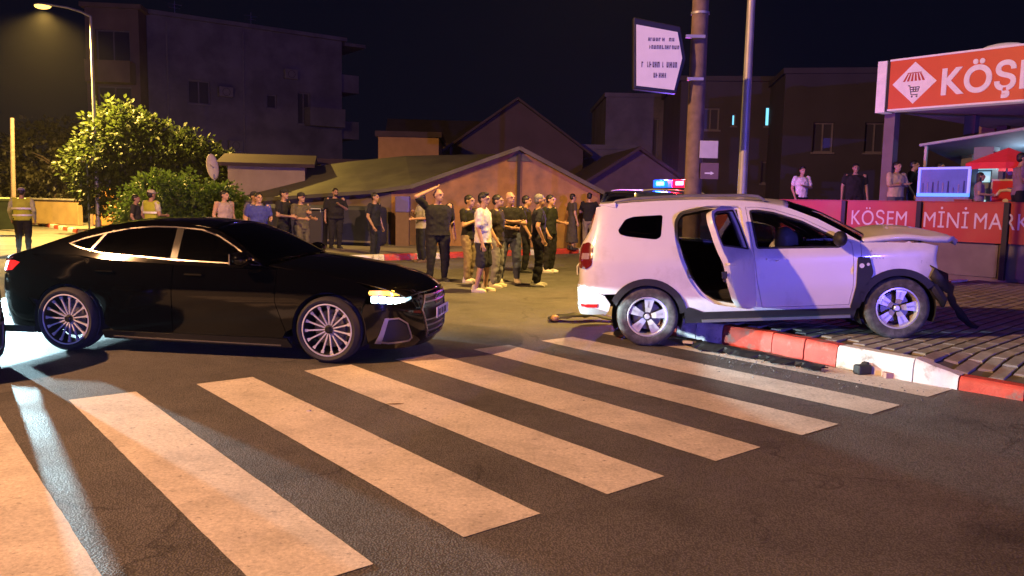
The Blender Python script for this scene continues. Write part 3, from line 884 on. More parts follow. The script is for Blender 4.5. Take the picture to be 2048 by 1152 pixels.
AMBER_ON = mat('indicator_lit', (0.9, 0.4, 0.05), 0.3, emit=(1.0, 0.40, 0.04), estr=7.0)
LED_ON = mat('headlight_lit', (0.8, 0.9, 0.9), 0.3, emit=(0.72, 0.98, 1.0), estr=20.0)
LED_DIM = mat('headlight_dim', (0.5, 0.6, 0.6), 0.3, emit=(0.5, 0.85, 0.95), estr=1.5)
SEDAN_XY = (-4.485, 9.19)
SEDAN_YAW = R(-7.96)
sed = empty('black_sedan', (*SEDAN_XY, 0), SEDAN_YAW, 'glossy black fastback sedan with lit headlight standing across the zebra crossing', 'car')
sedan(sed)
for y in (-0.70, 0.70):       # dipped beams
    light('headlight_beam', 'SPOT', (3.55, y, 0.645), P_SEDAN_HEAD, C_HEAD, sed, radius=0.03, target=(3.55 + 10, y, 0.645 - 10 * math.tan(R(6.0))), spot=13, blend=0.15, wide=7.0)
light('indicator_glow', 'POINT', (3.62, -0.86, 0.76), 14.0, (1.0, 0.40, 0.04), sed, radius=0.03)
# ------------------------------------------------------------------ sport utility vehicle (crashed white one, and the patrol cars)
WHITE = mat('white_paint', (0.70, 0.70, 0.72), 0.33, coat=0.5, vary=0.035, vscale=3, second=(0.50, 0.48, 0.46), mixscale=2.5, mixlo=0.52, mixhi=0.78)
CLEAR = glass_mat('clear_glass', (0.62, 0.64, 0.64), 0.0)
SMOKE = glass_mat('smoked_glass', (0.16, 0.15, 0.16), 0.03)
SIDE_T = [(.28, .05), (.42, .012), (.60, 0), (.95, 0), (1.02, .012), (1.10, .045), (1.2, .075), (1.35, .12), (1.55, .195), (1.68, .265)]
REAR_T = [(.3, .05), (.45, 0), (.70, 0), (.74, .02), (1.0, .03), (1.15, .055), (1.25, .105), (1.4, .21), (1.6, .36), (1.7, .42)]
SUV_OK = Shell([(-.80, 0), (-.79, .5), (-.735, .72), (-.55, .83), (-.2, .88), (.3, .9), (1.5, .9), (2.4, .898), (2.75, .895), (3.05, .86), (3.32, .74), (3.46, .45), (3.50, 0)],
               SIDE_T, [(.3, .10), (.5, 0), (.85, 0), (1.0, .06), (1.1, .15)], REAR_T)
SUV_BAD = Shell([(-.80, 0), (-.79, .5), (-.735, .72), (-.55, .83), (-.2, .88), (.3, .9), (1.5, .9), (2.4, .898), (2.75, .895), (3.02, .89), (3.14, .86), (3.18, .70), (3.12, .4), (3.10, 0)],
                SIDE_T, [(.3, 0), (.7, .02), (1.0, .05), (1.1, .05)], REAR_T)

def suv(root, paint, bad=False, bonnet=None, glass=None, tyre=TYRE, open_deg=0.0):
    sh = SUV_BAD if bad else SUV_OK
    bonnet = bonnet or paint; glass = glass or SMOKE
    wb = 2.673; zc = 0.345; ar = 0.425
    E_w = [(2.31, 1.105), (2.16, 1.195), (1.88, 1.368), (1.60, 1.498)]
    C_w = [(2.52, 1.155), (2.32, 1.275), (2.0, 1.455), (1.68, 1.582)]
    E_r = [(1.58, 1.506), (1.2, 1.588), (.76, 1.632), (.3, 1.65), (-.1, 1.65), (-.42, 1.638)]
    C_r = [(1.66, 1.588), (1.25, 1.645), (.76, 1.682), (.3, 1.692), (-.1, 1.69), (-.50, 1.675)]
    strip(sh, 'windscreen', E_w, C_w, CLEAR if bad else glass, root, thick=0.006)
    strip(sh, 'roof', E_r, C_r, paint, root, thick=0.03)
    if bad:
        strip(sh, 'bonnet', [(3.24, .80, 1.075), (3.05, .835, 1.115), (2.75, .85, 1.135), (2.52, .84, 1.13), (2.33, .80, 1.115)],
              [(3.52, 1.035), (3.22, 1.155), (2.85, 1.225), (2.62, 1.215), (2.44, 1.16)], bonnet, root, thick=0.05,
              warp=lambda v: (v[0], v[1], v[2] + (0.05 * abs(math.sin(v[1] * 3.1 + v[0] * 4)) - 0.03 + 0.02 * math.sin(v[1] * 13 + v[0] * 9)) * max(0, v[0] - 2.7) * 1.3))
    else:
        strip(sh, 'bonnet', [(3.22, .985), (2.95, 1.04), (2.6, 1.075), (2.31, 1.10)], [(3.44, 1.0), (3.1, 1.09), (2.75, 1.14), (2.46, 1.155)], bonnet, root)
    front_door = [(1.125, 1.535), (1.25, 1.530), (1.42, 1.498), (1.72, 1.385), (2.02, 1.215), (2.215, 1.09), (2.225, .86), (2.215, .60), (2.17, .405), (1.255, .405), (1.205, .70), (1.175, 1.05)]
    rear_door = rnd([(.34, 1.42), (.41, 1.525), (.72, 1.575), (1.075, 1.552), (1.125, 1.05), (1.16, .70), (1.205, .415), (.95, .42), (.74, .465), (.59, .57), (.475, .74), (.385, .98), (.335, 1.22)], .05, 3)
    f_win = rnd([(1.175, 1.490), (1.26, 1.486), (1.42, 1.452), (1.71, 1.342), (2.00, 1.175), (2.105, 1.105), (2.09, 1.055), (1.225, 1.080)], .02, 2)
    r_win = rnd([(.405, 1.40), (.47, 1.485), (.56, 1.508), (1.015, 1.508), (1.065, 1.085), (.41, 1.17), (.395, 1.25)], .02, 2)
    q_win = rnd([(-.30, 1.345), (-.215, 1.465), (-.12, 1.492), (.215, 1.495), (.185, 1.25), (.13, 1.222), (-.20, 1.272), (-.28, 1.30)], .03, 3)
    body = [('r', .66, .70), (-.62, .675), (-.50, .62)] + arc(0, zc, ar, 140, 10, 18) + [(.44, .37), (.60, .355), (2.24, .355), (2.30, .60), (2.30, 1.10)] + E_w[1:] + E_r[1:] + [('r', .62, 1.60), ('r', .63, 1.40), ('r', .64, 1.25), ('r', .66, 1.0)]
    for flip in (False, True):
        opened = (not flip) and open_deg > 0
        ub = panel(sh, 'side_body', body, paint, root, holes=[front_door, rear_door, inset(q_win, -0.002)], flip=flip, thick=0.05, step=0.07)
        panel(sh, 'quarter_window', q_win, SMOKE, root, flip=flip, off=-0.008, thick=0.004)
        gap = inset(front_door, 0.005)
        fd = panel(sh, 'front_door', gap, paint, root, holes=[f_win], flip=flip, thick=0.06)
        panel(sh, 'door_window', f_win, CLEAR if bad else glass, fd, flip=flip, off=-0.012, thick=0.004)
        fw = sh.conv(f_win)
        panel(sh, 'window_seal', inset(fw, -0.014), BLACKP, fd, holes=[inset(fw, 0.006)], flip=flip, off=0.004, thick=0.012, conv=False)
        if not opened:
            rd = panel(sh, 'rear_door', inset(rear_door, 0.005), paint, root, holes=[r_win], flip=flip, thick=0.06)
            panel(sh, 'door_window', r_win, glass if not bad else CLEAR, rd, flip=flip, off=-0.012, thick=0.004)
            panel(sh, 'door_card', inset(rear_door, 0.05)[:0] or [(.40, 1.13), (.98, 1.06), (1.07, .45), (.75, .50), (.45, .80)], CABIN, rd, flip=flip, off=-0.075, thick=0.01)
            panel(sh, 'handle', rnd([(.36, .985), (.56, .97), (.56, .945), (.36, .96)], .01, 2), paint, rd, flip=flip, off=0.028, thick=0.03, step=0.03)
        else:
            # the open door: built closed, then swung about its front edge
            hinge = Vector(sh.pos(sh.sx(1.18), .9)); hx, hy = hinge.x, hinge.y
            a = R(open_deg); ca, sa = math.cos(a), math.sin(a)
            def swing(c):
                x, y, z = c[0] - hx, c[1] - hy, c[2]
                return (hx + 0.012 + x * ca - y * sa, hy - 0.03 + x * sa + y * ca, z)
            rd = panel(sh, 'rear_door', inset(rear_door, 0.006), paint, root, holes=[r_win], flip=flip, thick=0.0, warp=swing)
            for md in list(rd.modifiers): rd.modifiers.remove(md)
            s = rd.modifiers.new('solid', 'SOLIDIFY'); s.thickness = 0.062; s.offset = -1
            b = rd.modifiers.new('edge', 'BEVEL'); b.width = 0.012; b.segments = 2; b.limit_method = 'ANGLE'; b.angle_limit = R(50)
            rd['label'] = 'open rear door swung wide'
            panel(sh, 'door_window', r_win, glass_mat('door_glass', (0.5, 0.5, 0.52), 0.03), rd, flip=flip, off=-0.04, thick=0.004, warp=swing)
            rw = sh.conv(r_win)
            panel(sh, 'window_seal', inset(rw, -0.012), BLACKP, rd, holes=[inset(rw, 0.006)], flip=flip, off=0.003, thick=0.012, conv=False, warp=swing)
            panel(sh, 'door_card', [(.44, 1.13), (1.06, 1.06), (1.14, .46), (.78, .50), (.49, .80)], CABIN, rd, flip=flip, off=-0.066, thick=0.01, warp=swing)
            panel(sh, 'handle', rnd([(.36, .985), (.56, .97), (.56, .945), (.36, .96)], .01, 2), paint, rd, flip=flip, off=0.028, thick=0.03, step=0.03, warp=swing)
            lt = MB().box((0, 0, 0), (0.05, 0.04, 0.07)).box((0, 0, -0.06), (0.03, 0.045, 0.02)).build('door_latch', BLACKP, rd)
            lt.location = swing(sh.pos(sh.sx(.375), .86, -0.045))
            st = MB().box((0, 0, 0), (0.03, 0.03, 0.10)).build('striker', BLACKP, ub); st.location = Vector(sh.pos(sh.sx(.375), .84, -0.02))
            panel(sh, 'door_jamb', inset(rear_door, -0.004), paint, root, holes=[inset(rear_door, 0.038)], flip=flip, off=-0.046, thick=0.05)
            panel(sh, 'door_rubber', inset(rear_door, 0.034), BLACKP, root, holes=[inset(rear_door, 0.050)], flip=flip, off=-0.06, thick=0.05)
        panel(sh, 'handle', rnd([(1.31, .965), (1.51, .96), (1.51, .935), (1.31, .94)], .01, 2), paint, fd, flip=flip, off=0.028, thick=0.03, step=0.03)
        panel(sh, 'door_card', [(1.26, 1.05), (2.08, 1.03), (2.15, .45), (1.29, .44)], CABIN, fd, flip=flip, off=-0.075, thick=0.01)
        # front fender
        if bad:
            dent = lambda c: (c[0] - 0.05 * max(0, (c[0] - 2.85) / 0.3) * (0.5 + 0.5 * math.sin(c[2] * 16)), c[1] * (1 - 0.05 * max(0, (c[0] - 2.9) / 0.25) * (0.6 + 0.6 * math.sin(c[2] * 11 + 1))), c[2] + 0.012 * math.sin(c[0] * 22) * max(0, (c[0] - 2.8) / 0.3))
            fen = [(2.305, 1.085), (2.305, .62), (2.30, .50)] + arc(wb, zc, ar, 158, 38, 16) + [(3.06, .66), (3.10, .72), (3.12, .86), (3.13, 1.02), (2.9, 1.052), (2.6, 1.075)]
            panel(sh, 'front_fender', fen, mat('white_scuffed', (0.70, 0.70, 0.72), 0.36, coat=0.4, second=(0.06, 0.06, 0.065), mixscale=7, mixlo=0.62, mixhi=0.70), root, flip=flip, warp=dent, step=0.05)
        else:
            fen = [(2.305, 1.085), (2.305, .62), (2.30, .50)] + arc(wb, zc, ar, 158, 30, 16) + [(3.10, .70), (3.14, .90), (3.10, 1.0), (2.9, 1.04), (2.6, 1.07)]
            panel(sh, 'front_fender', fen, paint, root, flip=flip)
            panel(sh, 'headlight', [(3.12, .98), (3.25, .98), ('f', .55, .96), ('f', .50, .80), ('f', .70, .76), (3.16, .78)], mat('lamp_housing_grey', (0.25, 0.25, 0.26), 0.2, metal=0.5), root, flip=flip, off=0.005)
        # cladding
        sg = 1 if flip else -1
        rin = 0.365
        panel(sh, 'arch_trim', arc(0, zc, ar + 0.015, 152, 6, 18) + arc(0, zc, rin, 4, 158, 18), BLACKP, root, flip=flip, off=0.02, thick=0.05, step=0.05)
        fa0, fa1 = (166, 34) if bad else (166, 14)
        panel(sh, 'arch_trim', arc(wb, zc, ar + 0.015, fa0, fa1, 18) + arc(wb, zc, rin, fa1, fa0, 18), BLACKP, root, flip=flip, off=0.02, thick=0.05, step=0.05)
        vent = panel(sh, 'fender_vent', rnd([(2.265, .935), (2.385, .925), (2.42, .75), (2.33, .55), (2.275, .36), (2.18, .36), (2.245, .62)], .03, 3), BLACKP, root, flip=flip, off=0.02, thick=0.02, step=0.04)
        bd = MB().cyl((-0.03, 0, 0), (-0.03, 0.008, 0), 0.026, n=14).cyl((0.035, 0, 0.012), (0.035, 0.008, 0.012), 0.017, n=12).build('badge', PLATE, vent)
        bd.location = sh.pos(sh.sx(2.33), .835, 0.024, flip)
        if flip: bd.location.y -= 0.004
        panel(sh, 'sill', [(.42, .255), (2.22, .255), (2.25, .365), (.62, .375), (.46, .44), (.41, .40)], BLACKP, root, flip=flip, off=0.02, thick=0.04)
        panel(sh, 'sill_step', [(.60, .262), (2.18, .262), (2.18, .292), (.60, .292)], mat('step_grey', (0.20, 0.20, 0.20), 0.4, metal=0.4), root, flip=flip, off=0.05, thick=0.06)
        # mirror
        mir = MB().ell((0, 0, 0), (0.07, 0.115, 0.085), 18, 12).build('mirror', BLACKP if bad else paint, root, smooth='all')
        mir.location = (2.06, sg * 1.0, 1.145)
        MB().box((-0.0, -sg * 0.11, -0.05), (0.05, 0.14, 0.03)).build('mirror_arm', BLACKP, mir, bevel=0.008)
        # roof rail
        rail = [(1.35, 1.60), (1.28, 1.65), (1.15, 1.668), (.5, 1.70), (-.1, 1.70), (-.30, 1.68), (-.36, 1.635)]
        pts = [(x, sg * (sh.width(x, 1.60) - 0.075), z) for x, z in rail]
        MB().tube(pts, 0.017, 8).build('roof_rail', mat('rail_grey', (0.23, 0.23, 0.235), 0.4, metal=0.5), root, smooth=True)
        # tail lamp
        tl = panel(sh, 'tail_light', rnd([(-.665, 1.215), ('r', .62, 1.205), ('r', .62, .93), (-.655, .93), (-.63, 1.07)] if False else sh.conv([(-.60, 1.19), (-.66, 1.225), ('r', .66, 1.20), ('r', .66, .93), (-.66, .915), (-.60, .96)]), .03, 3), mat('tail_lens_dark', (0.14, 0.012, 0.012), 0.1, coat=0.8), root, flip=flip, off=0.012, thick=0.03, conv=False, step=0.03)
        panel(sh, 'lamp_inlay', sh.conv([(-.635, 1.10), ('r', .725, 1.10), ('r', .725, 1.03), (-.635, 1.03)]), mat('lamp_clear', (0.35, 0.25, 0.25), 0.15, coat=0.8), tl, flip=flip, off=0.016, thick=0.006, conv=False, step=0.03)
        panel(sh, 'reflector', [(-.55, .505), ('r', .70, .505), ('r', .70, .47), (-.56, .465)], LAMP_RED, root, flip=flip, off=0.008, thick=0.01, step=0.03)
    # tail
    panel(sh, 'rear_bumper', [(-.435, .42), (-.50, .395), ('r', .5, .385), ('r', -.5, .385), ('Y', -.50, .395), ('Y', -.435, .42)] + [('Y', -.41, .50), ('Y', -.47, .60), ('Y', -.62, .67), ('r', -.64, .69), ('r', .64, .69), (-.62, .67), (-.47, .60), (-.41, .50)], paint, root, step=0.07)
    panel(sh, 'bumper_skirt', [(-.44, .41), (-.60, .46), ('r', .5, .47), ('r', -.5, .47), ('Y', -.60, .46), ('Y', -.44, .41), ('Y', -.46, .385), ('r', -.5, .375), ('r', .5, .375), (-.46, .385)], mat('skirt_grey', (0.22, 0.225, 0.225), 0.5) if bad else BLACKP, root, off=0.012, step=0.08)
    tg = panel(sh, 'tailgate', [('r', .645, .71), ('r', -.645, .71), ('r', -.64, 1.0), ('r', -.60, 1.25), ('r', -.57, 1.62), ('r', .57, 1.62), ('r', .60, 1.25), ('r', .64, 1.0)], paint, root, holes=[[('r', .53, 1.22), ('r', -.53, 1.22), ('r', -.50, 1.56), ('r', .50, 1.56)]], step=0.08)
    panel(sh, 'rear_window', [('r', .53, 1.22), ('r', -.53, 1.22), ('r', -.50, 1.56), ('r', .50, 1.56)], SMOKE, tg, off=-0.004, thick=0.004)
    spo = MB().add([(-.30, -.66, 1.665), (-.30, .66, 1.665), (-.50, .60, 1.655), (-.50, -.60, 1.655), (-.30, -.66, 1.60), (-.30, .66, 1.60), (-.48, .59, 1.628), (-.48, -.59, 1.628)],
                   [(0, 1, 2, 3), (7, 6, 5, 4), (3, 2, 6, 7), (0, 3, 7, 4), (1, 5, 6, 2), (0, 4, 5, 1)])
    spo.build('roof_spoiler', paint, root, bevel=0.012)
    plate_part(root, (-.80, 0, .86), math.pi)
    if not bad:
        panel(sh, 'front_bumper', [(3.10, .36), ('f', .5, .30), ('f', -.5, .30), ('X', 3.10, .36), ('X', 3.08, .50), ('X', 3.10, .72), ('f', -.70, .76), ('f', .70, .76), (3.10, .72), (3.08, .50)], paint, root, step=0.08)
        panel(sh, 'grille', [('f', .50, .80), ('f', .52, .95), ('f', -.52, .95), ('f', -.50, .80)], BLACKP, root, off=0.004)
        plate_part(root, (3.51, 0, .52), 0)
    else:
        # smashed nose: bare front structure, engine, hanging bumper
        cr = MB().box2((2.95, -0.62, 0.50), (3.05, 0.62, 0.60)).box2((2.98, -0.55, 0.88), (3.06, 0.55, 0.96)).box2((2.97, -0.66, 0.45), (3.04, -0.56, 0.98)).box2((2.97, 0.56, 0.45), (3.04, 0.66, 0.98))
        cr.build('nose_frame', mat('bare_steel', (0.05, 0.05, 0.052), 0.6, metal=0.3), root, bevel=0.01)
        en = MB().box((2.72, 0.0, 0.72), (0.42, 0.80, 0.42)).build('engine', mat('engine_grey', (0.055, 0.055, 0.06), 0.6, metal=0.4, bump=0.4, bscale=20), root, bevel=0.05)
        MB().cyl((2.75, -0.42, 0.85), (2.75, -0.56, 0.85), 0.10, n=18).build('pulley', BLACKP, en, bevel=0.01)
        MB().box2((2.9, -0.5, 0.50), (2.94, 0.5, 0.92)).build('radiator', mat('radiator', (0.03, 0.03, 0.032), 0.7), root)
        # broken bumper skin sagging from the nose on to the pavement
        V = []; F = []
        path = [(3.00, -.90, .74), (3.10, -.88, .66), (3.20, -.80, .58), (3.28, -.66, .50), (3.36, -.48, .40), (3.46, -.30, .28), (3.58, -.14, .15), (3.72, 0.0, .02), (3.86, .12, -.06)]
        hh = [.16, .20, .22, .21, .18, .15, .11, .08, .05]
        for i, (p, h) in enumerate(zip(path, hh)):
            for q in (-1, -.4, .3, 1):
                V.append((p[0] + 0.03 * (1 - q * q) + 0.02 * math.sin(i * 2.3 + q * 3), p[1] - 0.02 * (1 - q * q), p[2] + h * q * 0.5 + 0.01 * math.sin(i * 4.1 + q * 5)))
        for i in range(len(path) - 1):
            for q in range(3): F.append((i * 4 + q, i * 4 + q + 1, i * 4 + q + 5, i * 4 + q + 4))
        bs = MB().add(V, F).build('torn_bumper', BLACKP, root, smooth=True)
        s = bs.modifiers.new('solid', 'SOLIDIFY'); s.thickness = 0.012
        gb = MB().tube([(3.02, -.84, .62), (3.08, -.86, .50), (3.14, -.86, .42), (3.16, -.80, .34)], [0.05, 0.06, 0.05, 0.02], 8).build('torn_liner', BLACKP, root, smooth=True)
        for k in range(5):
            p0 = Vector((3.02, -.82 + 0.1 * k, .66 - 0.03 * k))
            MB().tube([p0, p0 + Vector((.06, -.02, -.08)), p0 + Vector((.05 + .03 * (k % 3), -.01, -.20)), p0 + Vector((.10, .03, -.27 - .03 * (k % 2)))], 0.006, 5).build('cable', BLACKP, root)
    # cabin
    wheel_wells(sh, root, (0, wb), 0.40, zc, 0.865)
    fl = MB().box2((.40, -.80, .30), (2.26, .80, .38)).box2((-.72, -.56, .44), (.40, .56, .52)).box2((2.26, -.56, .34), (3.0, .56, .44))
    fl.build('floor_pan', BLACKP, root)
    MB().box2((.36, -.70, .38), (.40, .70, .95)).box2((-.66, -.72, .70), (.36, .72, .74)).build('luggage_bay', CABIN, root)
    MB().box2((2.02, -.76, .70), (2.36, .76, 1.02)).build('dashboard', CABIN, root, bevel=0.05)
    strip(sh, 'headliner', E_r, C_r, CABIN, root, thick=0.01, off=-0.034, qmax=0.95)
    for y in (-.38, .38): seat_part(root, 1.22, y, .50)
    seat_part(root, 0.52, 0.0, 1.20)
    sw = MB().lathe([(0.18 + 0.015 * math.cos(a), 0.015 * math.sin(a)) for a in np.linspace(0, 2 * math.pi, 6, endpoint=False)], (0, 0, 0), n=28)
    o = sw.build('steering_wheel', CABIN, root, smooth='all'); o.location = (1.92, .38, 1.0); o.rotation_euler = (0, R(25), R(90))
    for ax, st in ((0, 0), (wb, R(2))):
        for sg in (-1, 1):
            wheel(root, (ax, sg * 0.775, zc), 0.345, 0.215, 0.225, 'five', side=sg, spin=0.2 + ax * 0.5, steer=st, tyre=tyre)

SUV_YAW = R(-7.6)
car = empty('white_suv', (1.695, 10.05, 0.0), SUV_YAW, 'white crashed SUV with open rear door and crumpled nose, front wheel up on the pavement', 'car')
car.rotation_euler = (0, R(-4.15), SUV_YAW); car.scale = (1.015, 1, 1)
suv(car, WHITE, bad=True, tyre=TYRE_D, open_deg=62)
# burst air bag hanging at the steering wheel
ab = MB().ell((1.62, -.30, 1.14), (0.12, 0.20, 0.14), 14, 10).ell((1.58, -.20, 1.0), (0.13, 0.18, 0.14), 14, 10).ell((1.72, -.14, 1.12), (0.14, 0.18, 0.10), 14, 10)
o = ab.build('airbag', mat('airbag_cloth', (0.78, 0.78, 0.80), 0.9, bump=0.5, bscale=25), car, smooth='all')
o.modifiers.new('r', 'REMESH').voxel_size = 0.02
d = o.modifiers.new('s', 'SMOOTH'); d.iterations = 6

# ------------------------------------------------------------------ patrol cars
NAVY = mat('navy_paint', (0.010, 0.013, 0.03), 0.22, coat=0.8, vary=0.0)
WPANEL = mat('white_panel', (0.66, 0.66, 0.69), 0.3, coat=0.5, vary=0.02)
def beacon(root, blue=900.0, red=900.0, zt=1.72, x=0.95):
    bar = MB().box((x, 0, zt + .03), (0.26, 1.24, 0.03)).build('light_bar', BLACKP, root, bevel=0.01)
    MB().box((x, -.45, zt - 0.01), (0.1, 0.06, 0.06)).box((x, .45, zt - 0.01), (0.1, 0.06, 0.06)).build('bar_foot', BLACKP, bar)
    for sg, nm, cc, pw in ((1, 'blue', (0.02, 0.12, 1.0), blue), (-1, 'red', (1.0, 0.02, 0.03), red)):
        MB().box((x, sg * .335, zt + .125), (0.24, 0.54, 0.16)).build('%s_lens' % nm, mat('%s_lens_lit' % nm, cc, 0.3, emit=(0.0, 0.05, 1.0) if sg > 0 else (1.0, 0.0, 0.03), estr=5.0), bar, bevel=0.02)
        MB().box((x, sg * .34, zt + .13), (0.27, 0.26, 0.08)).build('%s_lamp' % nm, mat('%s_lamp_lit' % nm, cc, 0.3, emit=(0.02, 0.25, 1.0) if sg > 0 else (1.0, 0.03, 0.05), estr=45.0), bar, bevel=0.01)
        MB().box((x, sg * .15, zt + .075), (0.17, 0.16, 0.02)).build('%s_tube' % nm, mat('%s_tube_lit' % nm, cc, 0.3, emit=cc, estr=5.0), bar, bevel=0.005)
        light('%s_beacon' % nm, 'POINT', (x, sg * .30, zt + .30), pw, (0.14, 0.11, 1.0) if sg > 0 else cc, root, radius=0.06)
POL = (2.85, 18.6)
pol = empty('police_car', (*POL, 0), R(28), 'dark patrol car with lit blue and red roof lights behind the white crashed car', 'car')
suv(pol, NAVY, bonnet=WPANEL)
pol.scale = (1.06, 1.04, 1.13)
beacon(pol, 700, 280)
# ------------------------------------------------------------------ people: skin and clothes are grown from limb shapes and remeshed into continuous surfaces
SKIN = mat('skin', (0.42, 0.25, 0.17), 0.55, vary=0.08, vscale=8)
SKIN2 = mat('skin_tan', (0.33, 0.19, 0.125), 0.55, vary=0.08, vscale=8)
HAIR = mat('hair_dark', (0.012, 0.010, 0.009), 0.5, vary=0.2, vscale=40, bump=0.3, bscale=120)
HAIR_G = mat('hair_grey', (0.16, 0.15, 0.14), 0.6, vary=0.2, vscale=40, bump=0.3, bscale=120)
def cloth(nm, c): return mat('cloth_' + nm, c, 0.9, vary=0.18, vscale=7, bump=0.55, bscale=9)

FOLDS = bpy.data.textures.new('cloth_folds', 'CLOUDS'); FOLDS.noise_scale = 0.09; FOLDS.noise_depth = 2
class Flesh(MB):
    def cap(self, a, b, ra, rb, n=12, k=4):
        """tapered capsule, closed"""
        a = Vector(a); b = Vector(b); d = (b - a); L = d.length; d = d.normalized()
        u = d.orthogonal().normalized(); w = d.cross(u); rows = []
        for i in range(k + 1):
            t = math.pi / 2 * i / k
            rows.append((a - d * ra * math.cos(t), ra * math.sin(t)))
        for i in range(k + 1):
            t = math.pi / 2 * i / k
            rows.append((b + d * rb * math.sin(t), rb * math.cos(t)))
        P = []; F = []
        for c, r in rows:
            for j in range(n):
                th = 2 * math.pi * j / n
                P.append(c + (u * math.cos(th) + w * math.sin(th)) * max(r, 1e-4))
        for i in range(len(rows) - 1):
            for j in range(n): F.append((i * n + j, i * n + (j + 1) % n, (i + 1) * n + (j + 1) % n, (i + 1) * n + j))
        return self.add(P, F)
    def loft(self, rings, n=20):
        """rings: (cx, cy, z, rx, ry) stacked upward, closed ends"""
        P = []; F = []
        for (cx, cy, z, rx, ry) in rings:
            for j in range(n):
                th = 2 * math.pi * j / n
                P.append((cx + rx * math.cos(th), cy + ry * math.sin(th), z))
        for i in range(len(rings) - 1):
            for j in range(n): F.append((i * n + j, i * n + (j + 1) % n, (i + 1) * n + (j + 1) % n, (i + 1) * n + j))
        F += [tuple(range(n - 1, -1, -1)), tuple(range((len(rings) - 1) * n, len(rings) * n))]
        return self.add(P, F)
    def grow(self, name, m, parent, voxel=0.014, smooth=4):
        o = self.build(name, m, parent)
        r = o.modifiers.new('remesh', 'REMESH'); r.mode = 'VOXEL'; r.voxel_size = voxel; r.use_smooth_shade = True
        s = o.modifiers.new('smooth', 'SMOOTH'); s.iterations = smooth; s.factor = 0.5
        if name in ('shirt', 'trousers', 'shorts', 'dress'):
            d = o.modifiers.new('folds', 'DISPLACE'); d.texture = FOLDS; d.strength = 0.035; d.mid_level = 0.5; d.texture_coords = 'LOCAL'
        return o

